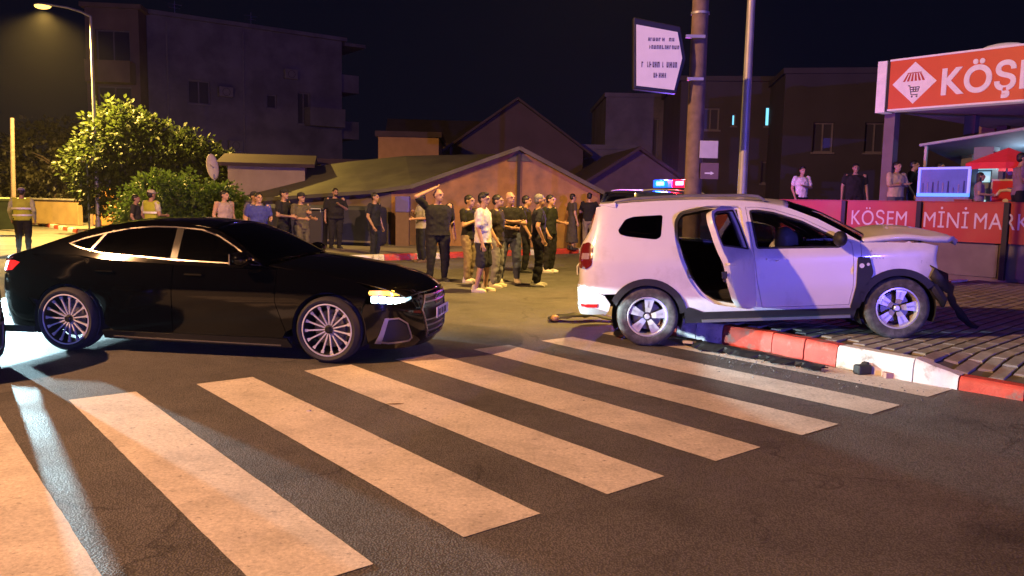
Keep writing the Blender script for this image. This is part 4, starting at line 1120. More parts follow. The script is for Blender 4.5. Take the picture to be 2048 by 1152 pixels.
ARM = {  # elbow, wrist for the +x side; mirrored for the other
    'down': ((.245, .03, 1.145), (.265, -.05, .885)),
    'relax': ((.25, .05, 1.14), (.24, -.10, .90)),
    'fwd': ((.25, .00, 1.15), (.16, -.25, 1.13)),
    'crossed': ((.25, -.06, 1.15), (-.06, -.235, 1.19)),
    'face': ((.25, -.14, 1.20), (.05, -.20, 1.46)),
    'head': ((.40, -.10, 1.60), (.12, -.08, 1.745)),
    'hip': ((.38, .09, 1.18), (.21, .0, 1.01)),
    'pocket': ((.29, .06, 1.15), (.205, -.05, .93)),
    'reach': ((.26, -.16, 1.22), (.20, -.42, 1.22)),
    'chest': ((.26, -.05, 1.15), (.02, -.22, 1.27)),
    'back': ((.27, .09, 1.15), (.08, .16, .98)),
}
def person(loc, face, label, top=('tee', 'black', (0.016, 0.016, 0.018)), legs=('trousers', 'black', (0.014, 0.014, 0.017)), shoes=('dark', (0.02, 0.02, 0.02)),
           arms=('down', 'down'), h=1.75, hair='short', skin=None, build=1.0, stance=(0.0, 0.0), turn=0.0, cap=None, vest=None, belly=0.0, spread=0.10, lean=0.0, beard=False):
    """face: heading in degrees, 0 looks toward the camera side (-y); arms = (their left, their right)"""
    skin = skin or SKIN
    root = empty('person', (loc[0], loc[1], loc[2] if len(loc) > 2 else 0.0), R(face), label, 'person', None)
    k = h / 1.75; root.scale = (k * (0.5 + 0.5 * build), k, k)
    b = build * 1.07
    # joints
    hip = [(.092 * b, 0, .93), (-.092 * b, 0, .93)]
    knee = [(spread * .95 + .01, -.02 + stance[0] * .4 - .01, .50), (-spread * .95 - .01, -.02 + stance[1] * .4 - .01, .50)]
    ank = [(spread * 1.15, .02 + stance[0], .085), (-spread * 1.15, .02 + stance[1], .085)]
    sho = [(.185 * b, .01, 1.425), (-.185 * b, .01, 1.425)]
    elb = []; wri = []
    for i, nm in enumerate(arms):
        e, w = ARM[nm]; sg = 1 if i == 0 else -1
        dx = (.185 * b - .185)
        elb.append((sg * (e[0] + dx), e[1], e[2])); wri.append((sg * (w[0] + dx * (0.3 if abs(w[0]) < .2 else 1)), w[1] - belly * (0.8 if abs(w[0]) < .2 else 0), w[2]))
    torso = lambda g: [(0, .0, .86, .155 * b + g, .105 + g + belly * .3), (0, .005, .95, .165 * b + g, .115 + g + belly * .6), (0, -.005 - belly * .5, 1.05, .155 * b + g, .105 + g + belly), (0, -.005 - belly * .4, 1.15, .155 * b + g, .107 + g + belly * .8), (0, 0, 1.27, .175 * b + g, .118 + g + belly * .3), (0, .005, 1.37, .178 * b + g, .108 + g), (0, .015, 1.43, .150 * b + g, .085 + g), (0, .02, 1.475, .07 + g, .062 + g)]
    # skin: one continuous body
    f = Flesh()
    f.loft(torso(-0.012))
    for i in range(2):
        f.cap(hip[i], knee[i], .082 * b, .056 * b); f.cap(knee[i], ank[i], .055 * b, .038)
        a = Vector(ank[i]); f.cap(a + Vector((0, .03, -.05)), a + Vector((0, -.13, -.055)), .036, .03)
        f.cap(sho[i], elb[i], .056 * b, .042); f.cap(elb[i], wri[i], .042, .029)
        # hand: palm, four fingers, thumb
        w = Vector(wri[i]); d = (w - Vector(elb[i])).normalized(); side = Vector((0, 1, 0)) if abs(d.y) < .7 else Vector((0, 0, 1))
        side = (side - d * side.dot(d)).normalized(); nn = d.cross(side)
        curl = nn * (1 if i == 0 else -1) * -1
        palm = w + d * .05
        f.cap(w + d * .02, palm + d * .03, .027, .030)
        for q, L in enumerate((.062, .072, .068, .052)):
            base = palm + d * .045 + side * (.031 - .0207 * q)
            mid = base + d * L * .55 + curl * .006
            f.cap(base, mid, .0095, .0088, 8, 2); f.cap(mid, mid + d * L * .4 + curl * .022, .0088, .0078, 8, 2)
        tb = palm + side * .030
        f.cap(tb - d * .01, tb + side * .026 + d * .028, .011, .010, 8, 2); f.cap(tb + side * .026 + d * .028, tb + side * .03 + d * .062, .010, .0085, 8, 2)
    # neck and head, turned on the neck
    f.cap((0, .02, 1.43), (0, .0, 1.54), .058, .054)
    rt = Matrix.Rotation(R(turn), 3, 'Z'); hc = Vector((0, -.012, 1.635))
    H_ = lambda x, y, z: hc + rt @ Vector((x, y, z))
    f.ell(H_(0, .012, .02), (.076, .096, .098), 18, 12, rt)
    f.ell(H_(0, -.012, -.045), (.062, .078, .075), 16, 10, rt)
    f.ell(H_(0, -.05, -.095), (.034, .036, .026), 12, 8, rt)         # chin
    f.ell(H_(0, -.097, -.012), (.013, .022, .030), 10, 8, rt)        # nose
    f.ell(H_(0, -.086, .028), (.058, .018, .012), 12, 8, rt)         # brow
    f.ell(H_(0, -.086, -.058), (.026, .012, .012), 10, 8, rt)        # lips
    for sg in (-1, 1): f.ell(H_(sg * .078, .012, -.008), (.010, .020, .032), 10, 8, rt)
    f.grow('body', skin, root, 0.012, 3)
    ey = MB()
    for sg in (-1, 1): ey.ell(H_(sg * .031, -.088, .005), (.012, .008, .007), 8, 6, rt)
    o = ey.build('eyes', mat('eye_dark', (0.03, 0.025, 0.02), 0.3), root, smooth='all')
    o['kind'] = 'stuff'
    # hair or cap
    if hair != 'bald':
        hm = HAIR_G if hair == 'grey' else HAIR
        q = Flesh(); q.ell(H_(0, .022, .042), (.084, .098, .086), 18, 12, rt); 
        q.ell(H_(0, .045, -.005), (.078, .072, .075), 16, 10, rt)
        if hair == 'long':
            q.ell(H_(0, .065, -.10), (.085, .05, .13), 16, 10, rt); q.ell(H_(.06, .03, -.08), (.03, .05, .12), 12, 8, rt); q.ell(H_(-.06, .03, -.08), (.03, .05, .12), 12, 8, rt)
        if hair == 'tuft': q.ell(H_(0, -.03, .10), (.06, .06, .03), 12, 8, rt)
        q.grow('hair', hm, root, 0.011, 2)
    if beard:
        q = Flesh(); q.ell(H_(0, -.045, -.082), (.056, .052, .042), 14, 9, rt); q.grow('beard', HAIR, root, 0.01, 2)
    if cap:
        q = Flesh(); q.ell(H_(0, .012, .062), (.090, .105, .072), 18, 10, rt); q.ell(H_(0, -.125, .048), (.068, .062, .010), 16, 8, rt)
        q.grow('cap', cloth('cap_' + cap[0], cap[1]), root, 0.009, 2)
    # shirt
    tm = cloth(top[1], top[2]); long = top[0] in ('long', 'jacket')
    q = Flesh(); g = 0.018 if top[0] != 'loose' else 0.034
    zb = .90 if top[0] != 'dress' else .40
    rings = [r for r in torso(g) if r[2] >= .94]
    if top[0] == 'dress': rings = [(0, 0, .22, .23, .19), (0, 0, .5, .20, .16)] + rings
    else: rings = [(0, -.003 - belly * .3, .875, rings[0][3] + (.012 if top[0] == 'loose' else .004), rings[0][4] + .01)] + rings
    rings[-1] = (0, .02, 1.462, .082, .072)
    q.loft(rings)
    for i in range(2):
        s_, e_, w_ = Vector(sho[i]), Vector(elb[i]), Vector(wri[i])
        if top[0] == 'sleeveless': q.cap(s_ * 1.0 - Vector((.03 * (1 if i == 0 else -1), 0, 0)), s_, .07, .066); continue
        if long: q.cap(s_, e_, .073, .058); q.cap(e_, e_.lerp(w_, .95), .058, .042)
        else: q.cap(s_, s_.lerp(e_, .62 if top[0] != 'loose' else .78), .073, .066 if top[0] != 'loose' else .072)
    q.grow('shirt' if top[0] != 'dress' else 'dress', tm, root, 0.016, 4)
    if vest:
        q = Flesh(); q.loft([(r[0], r[1], r[2], r[3] + .014, r[4] + .014) for r in rings]); 
        for i in range(2): q.cap(Vector(sho[i]) * 1.0 - Vector((.05 * (1 if i == 0 else -1), 0, 0)), Vector(sho[i]) - Vector((0, 0, .01)), .082, .078)
        ve = q.grow('safety_vest', cloth('vest', vest), root, 0.016, 3)
        bd = MB()
        for z in (1.02, 1.20):
            rr = next(r for r in torso(g + .026) if r[2] >= z)
            bd.lathe([(1.0, -.025), (1.0, .025)], (0, 0, 0), axis='Z', n=28, closed=False)
            n0 = len(bd.v) - 56
            for t in range(n0, len(bd.v)):
                v = bd.v[t]; bd.v[t] = (v[0] * (rr[3] + .012), v[1] * (rr[4] + .012) - .004 - belly * .4, v[2] + z)
        bd.build('reflective_band', mat('reflective_tape', (0.75, 0.76, 0.72), 0.3, emit=None), ve, smooth=True)['kind'] = 'stuff'
    # legs
    if top[0] != 'dress' and legs[0] != 'none':
        q = Flesh(); lm = cloth(legs[1], legs[2])
        q.loft([(0, 0, .80, .13 * b, .10), (0, .005, .87, .172 * b, .122 + belly * .3), (0, .005, .95, .176 * b, .125 + belly * .6), (0, 0, 1.0, .168 * b, .118 + belly * .8)])
        for i in range(2):
            hp, kn, an = Vector(hip[i]), Vector(knee[i]), Vector(ank[i])
            if legs[0] == 'shorts': q.cap(hp - Vector((0, 0, .02)), hp.lerp(kn, .97), .103 * b, .092 * b)
            else:
                q.cap(hp - Vector((0, 0, .02)), kn, .102 * b, .076 * b); q.cap(kn, kn.lerp(an, .93), .076 * b, .062 if legs[0] == 'trousers' else .05)
        q.grow('trousers' if legs[0] != 'shorts' else 'shorts', lm, root, 0.016, 4)
    for i in range(2):
        a = Vector(ank[i]); q = Flesh()
        q.cap(a + Vector((0, .045, -.045)), a + Vector((0, -.08, -.048)), .046, .044, 12, 4)
        q.cap(a + Vector((0, -.08, -.048)), a + Vector((.012 * (1 if i == 0 else -1), -.165, -.058)), .044, .032, 12, 4)
        q.cap(a + Vector((0, .03, -.03)), a + Vector((0, .03, .02)), .046, .046, 12, 4)
        sm = mat('shoe_' + shoes[0], shoes[1], 0.6, vary=0.15, vscale=12)
        so = q.grow('shoe', sm, root, 0.012, 2)
        MB().box((a.x, a.y - .06, .012), (.078, .265, .024)).build('sole', mat('sole_' + shoes[0], tuple(min(.6, c * 1.0 + .02) for c in shoes[1]), 0.8), so, bevel=.01)
    return root

BLK = lambda t='tee': (t, 'black', (0.007, 0.007, 0.0085))
NVY = lambda t='tee': (t, 'navy', (0.007, 0.009, 0.022))
CHAR = lambda t='tee': (t, 'charcoal', (0.025, 0.023, 0.023))
OLV = lambda t='tee': (t, 'olive', (0.085, 0.075, 0.045))
TR = lambda nm, c, t='trousers': (t, nm, c)
TRB = TR('black_trouser', (0.006, 0.006, 0.008)); TRN = TR('dark_navy', (0.007, 0.009, 0.02)); TRBE = TR('beige', (0.24, 0.18, 0.135)); TRJ = TR('denim', (0.045, 0.055, 0.105)); TRG = TR('grey', (0.10, 0.10, 0.105))
WSH = ('white', (0.62, 0.60, 0.55)); DSH = ('dark', (0.02, 0.02, 0.02)); BSH = ('brown', (0.09, 0.055, 0.03))

# centre group on the side road, left to right
person((-2.34, 20.77), -60, 'man in a grey shirt and dark jeans behind the man holding his head', ('loose', 'pale_grey', (0.30, 0.29, 0.28)), TRN, BSH, ('fwd', 'chest'), 1.74)
person((-1.49, 16.07), 25, 'bald man in black with one raised hand held to his head', BLK('loose'), TRB, DSH, ('relax', 'head'), 1.83, 'bald', SKIN, 1.12, (.02, -.03), 30, spread=.13)
person((-.87, 15.98), 60, 'man in a black shirt and beige trousers lifting a cigarette to his mouth', BLK(), TRBE, WSH, ('face', 'chest'), 1.72, stance=(.04, -.05))
person((-.53, 14.38), 80, 'man in a white shirt, dark shorts and pale sneakers standing side on', ('loose', 'white', (0.66, 0.64, 0.64)), TR('short_navy', (0.02, 0.021, 0.03), 'shorts'), ('cream', (0.58, 0.53, 0.38)), ('down', 'down'), 1.76, 'tuft', stance=(-.05, .07), build=1.04, turn=-10)
person((-.30, 15.20), 70, 'man in a dark brown shirt and pale jeans close behind the white shirted man', ('tee', 'brown', (0.022, 0.015, 0.012)), TR('pale_denim', (0.22, 0.22, 0.26)), ('cream', (0.58, 0.53, 0.38)), ('fwd', 'relax'), 1.73)
person((-.07, 16.12), 15, 'balding man in a black shirt and jeans with arms crossed', BLK(), TRJ, ('cream', (0.58, 0.53, 0.38)), ('crossed', 'crossed'), 1.80, 'bald', stance=(-.04, .06), build=1.08, turn=25, spread=.13)
person((.29, 18.43), 85, 'man in dark brown clothes half hidden behind the group by the white car', ('tee', 'dark_brown', (0.02, 0.016, 0.011)), TRB, DSH, ('pocket', 'relax'), 1.74)
person((.49, 15.47), 95, 'man in a navy shirt and black trousers standing side on with pale soles', NVY(), TRB, ('grey', (0.35, 0.33, 0.30)), ('relax', 'pocket'), 1.76, 'grey', stance=(-.03, .05), build=1.06)
person((.84, 18.55), 60, 'man in a dark green shirt with one bent arm beside the navy shirted man', ('tee', 'dark_green', (0.011, 0.015, 0.010)), TRB, WSH, ('fwd', 'relax'), 1.77, build=1.08)
person((1.83, 25.2, .14), 110, 'person in a long dark dress standing by the far gable wall', ('dress', 'dusk', (0.055, 0.048, 0.045)), TRB, DSH, ('relax', 'down'), 1.72, 'short')
person((2.36, 25.4, .14), 180, 'person in a black top and light trousers with back turned by the gable wall', BLK(), TR('sand', (0.22, 0.19, 0.15)), DSH, ('chest', 'chest'), 1.76)
# left of centre, behind the black sedan
person((-3.63, 21.32), 70, 'officer in a navy uniform shirt with bare forearms on the far kerb', NVY(), TRN, DSH, ('down', 'relax'), 1.76, 'short', SKIN2, 1.05)
person((-5.17, 23.6, .14), 35, 'bearded man in loose black clothes with one arm bent', BLK('loose'), TRB, DSH, ('chest', 'down'), 1.74, 'short', SKIN2, 1.15, belly=.06, beard=True)
person((-5.05, 19.35), 60, 'man in an olive shirt and black cap checking a phone', OLV(), OLV('trousers'), BSH, ('fwd', 'fwd'), 1.72, 'short', SKIN2, 1.08, cap=('black', (0.014, 0.014, 0.016)), lean=.1)
person((-5.43, 19.26), 75, 'man in a black shirt and black cap reaching forward with both arms', BLK(), TRB, DSH, ('reach', 'fwd'), 1.80, 'short', SKIN2, 1.05, cap=('black', (0.014, 0.014, 0.016)))
person((-5.70, 18.2), 40, 'man in a blue shirt lowering his head behind the sedan roof', ('tee', 'royal_blue', (0.035, 0.045, 0.26)), TRN, DSH, ('fwd', 'relax'), 1.70, 'short', SKIN, 1.08)
person((-6.05, 19.0), 60, 'man in a purple grey shirt and dark cap next to the blue shirted man', ('tee', 'violet_grey', (0.10, 0.09, 0.16)), TRN, DSH, ('hip', 'relax'), 1.72, 'short', SKIN2, cap=('dark', (0.02, 0.02, 0.025)))
person((-7.21, 20.3), 60, 'man in a pale pink tank top looking right behind the sedan', ('sleeveless', 'pale_pink', (0.36, 0.28, 0.28)), TRJ, DSH, ('relax', 'relax'), 1.74, 'short', SKIN, 1.1, turn=20)
person((-8.81, 19.8), 150, 'officer in a yellow high visibility vest and pale cap behind the sedan', ('tee', 'cream', (0.45, 0.42, 0.33)), TRN, DSH, ('relax', 'fwd'), 1.72, 'short', SKIN2, 1.08, cap=('pale', (0.45, 0.40, 0.33)), vest=(0.40, 0.44, 0.04))
person((-9.75, 21.0), 100, 'man in a dark shirt stooping beside the bush behind the sedan', CHAR(), TRB, DSH, ('fwd', 'relax'), 1.60, 'short', SKIN2)
person((-13.11, 21.69), 200, 'officer in a pale green safety jacket standing alone on the far left road', ('long', 'pale_green', (0.36, 0.38, 0.22)), TRB, DSH, ('relax', 'relax'), 1.72, 'short', SKIN2, 1.08, cap=('violet', (0.20, 0.18, 0.28)), vest=(0.22, 0.24, 0.09))
# ------------------------------------------------------------------ street lamps and poles
GALV = mat('galvanised', (0.36, 0.36, 0.35), 0.5, metal=0.35, vary=0.2, vscale=3, bump=0.2, bscale=30)
def street_lamp(base, h, arm, armdir, power, col, label, r0=0.085, r1=0.05, spot=150, z0=0.14, rad=0.16, glow=3.2, aim=None):
    root = empty('street_lamp', (base[0], base[1], z0), 0, label, 'street lamp')
    top = Vector((0, 0, h))
    MB().tube([(0, 0, 0), top * 0.33, top * 0.66, top], [r0, r0 * 0.85, r0 * 0.7, r1], 14).build('column', GALV, root, smooth=True)
    MB().cyl((0, 0, 0), (0, 0, 0.45), r0 * 1.35, r0 * 1.3, 14).build('column_base', GALV, root, smooth=True)
    d = Vector((math.cos(armdir), math.sin(armdir), 0))
    end = top + d * arm + Vector((0, 0, 0.35))
    MB().tube([top, top + d * arm * 0.25 + Vector((0, 0, 0.16)), top + d * arm * 0.6 + Vector((0, 0, 0.29)), end], [r1, r1 * .9, r1 * .8, r1 * .7], 10).build('arm', GALV, root, smooth=True)
    o = MB().ell((0, 0, 0), (0.36, 0.15, 0.075), 18, 10).build('lamp_head', mat('lamp_grey', (0.25, 0.25, 0.26), 0.45, metal=0.3), root, smooth='all')
    o.location = end + d * 0.28; o.rotation_euler = (0, 0, armdir)
    MB().ell((0.04, 0, -0.045), (0.30, 0.15, 0.12), 16, 10).build('lamp_glass', mat('lamp_glow_%d' % int(power), col, 0.4, emit=col, estr=glow), o, smooth='all')
    p = end + d * 0.30 + Vector((0, 0, -0.20))
    light('lamp_light', 'SPOT', p, power, col, root, radius=rad, target=p + Vector(aim or (0, 0, -1)), spot=spot, blend=0.6)
    return root
street_lamp((-14.3, 0.2), 9.6, 1.3, R(39), P_STREET_BEHIND, C_STREET_BEHIND, 'street lamp on the kerb left of the photographer', aim=(.75, .35, -1), spot=165)
street_lamp((-16.0, 31.3), 8.05, 1.35, R(188), P_STREET_LEFT, C_STREET_LEFT, 'tall street lamp glowing orange over the far left road', spot=150)
street_lamp((3.44, 12.3), 8.0, 1.6, R(129), P_STREET_MID, C_STREET_MID, 'slim metal lamp column behind the white crashed car', r0=0.078, r1=0.05, aim=(-.25, .36, -1), spot=104)

WOOD = mat('pole_wood', (0.17, 0.12, 0.10), 0.85, vary=0.3, vscale=9, bump=0.5, bscale=18)
up = empty('utility_pole', (2.50, 11.40, 0.12), 0, 'thick wooden utility pole standing right behind the white crashed car', 'pole')
MB().tube([(0, 0, 0), (0, 0, 3), (0.0, 0, 6), (0.0, 0, 9)], [0.125, 0.115, 0.104, 0.094], 18).build('shaft', WOOD, up, smooth=True)
for z in (4.1,): MB().lathe([(0.118, -.015), (0.124, -.015), (0.124, .015), (0.118, .015)], (0, 0, z), axis='Z', n=20).build('strap', GALV, up, smooth=True)

# arrow shaped board on the pole
def mark_rows(m, x0, x1, z, h, y, seed, n=9):
    """illegible lettering: short strokes in a row"""
    r = random.Random(seed); x = x0
    while x < x1:
        w = r.uniform(.5, 1.0) * (x1 - x0) / n
        if r.random() < .88:
            m.box((x + w * .25, y, z), (w * .22, .004, h)); m.box((x + w * .45, y, z + r.choice((-.35, 0, .35)) * h), (w * .45, .004, h * .22))
            if r.random() < .6: m.box((x + w * .68, y, z), (w * .2, .004, h))
        x += w
SIGNF = mat('sign_face', (0.62, 0.58, 0.66), 0.5, vary=0.06, emit=(0.55, 0.42, 0.62), estr=0.2)  # faint emission added to the face colour to brighten the board
FRAME_D = mat('sign_frame', (0.018, 0.017, 0.02), 0.5, metal=0.3)
sg = empty('direction_sign', (2.56, 11.18, 0), 0, 'white arrow shaped sign board in a dark frame on the wooden pole', 'sign')
poly = [(-.96, 4.01), (-.93, 3.21), (-.42, 3.16), (-.33, 3.58), (-.405, 3.92)]
fr3 = Matrix(((1, 0, 0, 0), (0, 0, 1, 0), (0, 1, 0, 0), (0, 0, 0, 1)))
outer = [(-1.00, 4.11), (-.97, 3.17), (-.385, 3.115), (-.275, 3.58), (-.365, 4.0)]
MB().prism(outer, 0.14, fr3).build('frame', FRAME_D, sg, bevel=0.012)
MB().prism(poly, 0.02, Matrix.Translation((0, -0.021, 0)) @ fr3).build('board', SIGNF, sg)
mk = MB(); r1 = Matrix.Rotation(R(0), 3, 'X')
mark_rows(mk, -.80, -.45, 3.82, .045, -.024, 4, 7); mark_rows(mk, -.78, -.40, 3.72, .05, -.024, 3); mark_rows(mk, -.88, -.40, 3.49, .075, -.024, 5, 10); mark_rows(mk, -.74, -.55, 3.35, .065, -.024, 8, 4)
mk.build('faded_lettering', mat('faded_ink', (0.10, 0.06, 0.11), 0.7), sg)['kind'] = 'stuff'
MB().box2((-.24, 0.02, 3.30), (-.02, 0.08, 3.34)).box2((-.28, 0.02, 3.86), (-.02, 0.08, 3.90)).build('bracket', GALV, sg)['kind'] = 'stuff'
p1 = empty('notice_plate', (2.62, 11.25, 0), 0, 'blank white square plate fixed to the wooden pole', 'sign')
MB().box2((-.08, 0.0, 2.265), (.17, 0.012, 2.50)).build('plate', mat('plate_grey', (0.52, 0.50, 0.55), 0.5), p1, bevel=.003)
MB().box2((0.03, 0.012, 2.30), (0.06, 0.03, 2.46)).build('bracket', GALV, p1)
p2 = empty('notice_plate', (2.64, 11.25, 0), 0, 'small dark plate with faint arrow below the white plate on the wooden pole', 'sign')
MB().box2((-.08, 0.0, 1.98), (.17, 0.012, 2.20)).build('plate', mat('plate_dim', (0.16, 0.10, 0.12), 0.6), p2, bevel=.003)
MB().box2((-.02, -0.004, 2.05), (.06, -0.001, 2.07)).add([(.06, -.004, 2.035), (.06, -.004, 2.085), (.11, -.004, 2.06)], [(0, 1, 2)]).build('arrow', PLATE, p2)['kind'] = 'stuff'
MB().box2((0.03, 0.012, 2.02), (0.06, 0.03, 2.16)).build('bracket', GALV, p2)

# thin pole beside the left street lamp, leaning post on the far left
tp = empty('service_pipe', (-16.25, 31.1, .14), 0, 'thin green pipe standing beside the left street lamp column', 'pole')
MB().tube([(0, 0, 0), (0, 0, 2.7)], 0.035, 8).build('pipe', mat('green_pipe', (0.10, 0.14, 0.08), 0.6), tp, smooth=True)
MB().box((0, 0, 2.75), (0.5, 0.12, 0.25)).build('meter_box', mat('box_cream', (0.5, 0.42, 0.28), 0.6), tp, bevel=.02)
fp = empty('wooden_post', (-20.3, 33.0, .14), 0, 'bare wooden post standing alone at the far left', 'pole')
MB().tube([(0, 0, 0), (0.05, 0, 2.2), (0.12, 0, 4.4)], [.10, .09, .075], 10).build('shaft', WOOD, fp, smooth=True)
MB().box((0.02, 0, .2), (.3, .3, .4)).build('footing', CONC, fp, bevel=.02)

# ------------------------------------------------------------------ trees and shrubs
def leaf_mat(nm, a, b):
    m = mat(nm, a, 0.5, vary=0.35, vscale=1.8, second=b, mixscale=2.2, mixlo=0.35, mixhi=0.65)
    nt = m.node_tree; bs = nt.nodes['Principled BSDF']
    tl = nt.nodes.new('ShaderNodeBsdfTranslucent'); mx = nt.nodes.new('ShaderNodeMixShader'); mx.inputs[0].default_value = 0.42
    nt.links.new(bs.inputs['Base Color'].links[0].from_socket, tl.inputs['Color'])
    nt.links.new(bs.outputs[0], mx.inputs[1]); nt.links.new(tl.outputs[0], mx.inputs[2]); nt.links.new(mx.outputs[0], nt.nodes['Material Output'].inputs['Surface'])
    return m
def leaves(lobes, n, size, seed, droop=0.4):
    r = np.random.default_rng(seed); V = []; F = []
    vol = np.array([l[3] * l[4] * l[5] for l in lobes]) ** 0.67; pr = vol / vol.sum()
    # clumps first, then leaves round every clump
    nc = max(20, n // 26); ci = r.choice(len(lobes), nc, p=pr)
    for c in ci:
        x, y, z, a, b, h = lobes[c]
        d = r.normal(size=3); d /= np.linalg.norm(d); rad = r.uniform(.62, 1.05)
        cc = np.array([x + d[0] * a * rad, y + d[1] * b * rad, z + d[2] * h * rad])
        if cc[2] < 0.25: continue
        cr = r.uniform(1.2, 2.6) * size
        for _ in range(26):
            q = r.normal(size=3); q /= np.linalg.norm(q)
            p = cc + q * cr * r.uniform(.4, 1.15)
            if p[2] < .15: continue
            s = size * r.uniform(.6, 1.25)
            out = q + d * .6 + np.array([0, 0, -droop]); out /= np.linalg.norm(out)
            t = np.cross(out, r.normal(size=3)); t /= np.linalg.norm(t); nn = np.cross(out, t)
            k = len(V)
            V += [tuple(p), tuple(p + out * s * .5 + t * s * .42 + nn * s * .12), tuple(p + out * s * 1.1), tuple(p + out * s * .5 - t * s * .42 + nn * s * .12)]
            F += [(k, k + 1, k + 2), (k, k + 2, k + 3)]
    return MB().add(V, F)
BARK = mat('bark', (0.085, 0.060, 0.042), 0.9, vary=0.3, vscale=10, bump=0.6, bscale=14)
def tree(name, label, base, lobes, n, size, lm, seed, trunks, cat='tree', group=None):
    root = empty(name, (base[0], base[1], base[2]), 0, label, cat, group)
    leaves(lobes, n, size, seed).build('crown', lm, root, fix=False)
    t = MB(); r = random.Random(seed)
    for (dx, dy, h, rr) in trunks:
        t.tube([(dx * .2, dy * .2, 0), (dx * .5, dy * .5, h * .45), (dx + r.uniform(-.1, .1), dy, h)], [rr, rr * .75, rr * .4], 9)
        for k in range(4):
            a = r.uniform(0, 6.28); q = Vector((dx * .7, dy * .7, h * r.uniform(.5, .9)))
            t.tube([q, q + Vector((math.cos(a) * .5, math.sin(a) * .5, .35)), q + Vector((math.cos(a) * 1.0, math.sin(a) * 1.0, .55))], [rr * .45, rr * .3, rr * .12], 6)
    o = t.build('trunk', BARK, root, smooth=True)
    return root
LEAF_Y = leaf_mat('leaf_olive', (0.070, 0.095, 0.020), (0.032, 0.055, 0.015))
LEAF_G = leaf_mat('leaf_green', (0.12, 0.19, 0.03), (0.07, 0.14, 0.025))
LEAF_D = leaf_mat('leaf_dark', (0.050, 0.044, 0.020), (0.028, 0.030, 0.014))
tree('fig_tree', 'large broad leaved tree lit yellow beside the left street lamp', (-14.3, 32.0, .14), [(-.9, 0, 3.2, 1.5, 1.4, 1.5), (.3, .3, 3.0, 1.4, 1.3, 1.2), (-2.2, -.1, 2.5, 1.0, 1.0, 1.1), (1.6, .3, 2.7, 1.2, 1.1, 1.0), (2.6, .4, 2.1, 1.0, 1.0, .9), (-1.4, -.2, 1.5, 1.1, 1.0, .9), (.6, .2, 1.6, 1.4, 1.1, 1.0), (-1.2, .2, 4.3, .7, .7, .6)], 19000, .175, LEAF_Y, 3, [(-.6, 0, 3.0, .13), (.5, .2, 2.8, .11), (1.6, .2, 2.3, .08)])
tree('leafy_shrub', 'bright green bushy shrub in front of the large tree behind the sedan', (-10.5, 25.4, .14), [(-.6, 0, 1.3, 1.0, .8, .85), (.5, 0, 1.45, .9, .8, .8), (1.4, .1, 1.1, .7, .7, .75), (-1.3, .1, .9, .7, .7, .6), (.2, -.2, .8, 1.3, .8, .6)], 11000, .11, LEAF_G, 9, [(0, 0, 1.5, .05), (.6, .1, 1.3, .05), (-.6, 0, 1.3, .05)], 'shrub')
for i, (x, y, s, lab) in enumerate([(-22.5, 40, 1.25, 'dark tree behind the lone wooden post at the far left'), (-18.8, 40.5, 1.1, 'dark tree behind the brown gate left of the lamp column'), (-26.5, 46, 1.4, 'dark distant tree at the far left picture edge')]):
    tree('dark_tree', lab, (x, y, .14), [(a * s, b * s, c * s, d * s, e * s, f_ * s) for a, b, c, d, e, f_ in [(0, 0, 2.6, 1.5, 1.3, 1.3), (1.2, .2, 2.0, 1.1, 1.0, .9), (-1.2, 0, 1.8, 1.2, 1.1, 1.0), (.1, 0, 1.0, 1.6, 1.0, .8)]], 4200, .20, LEAF_D, 20 + i, [(0, 0, 2.6 * s, .12), (.7, .1, 2.0 * s, .08)], group='dark trees on the far left')

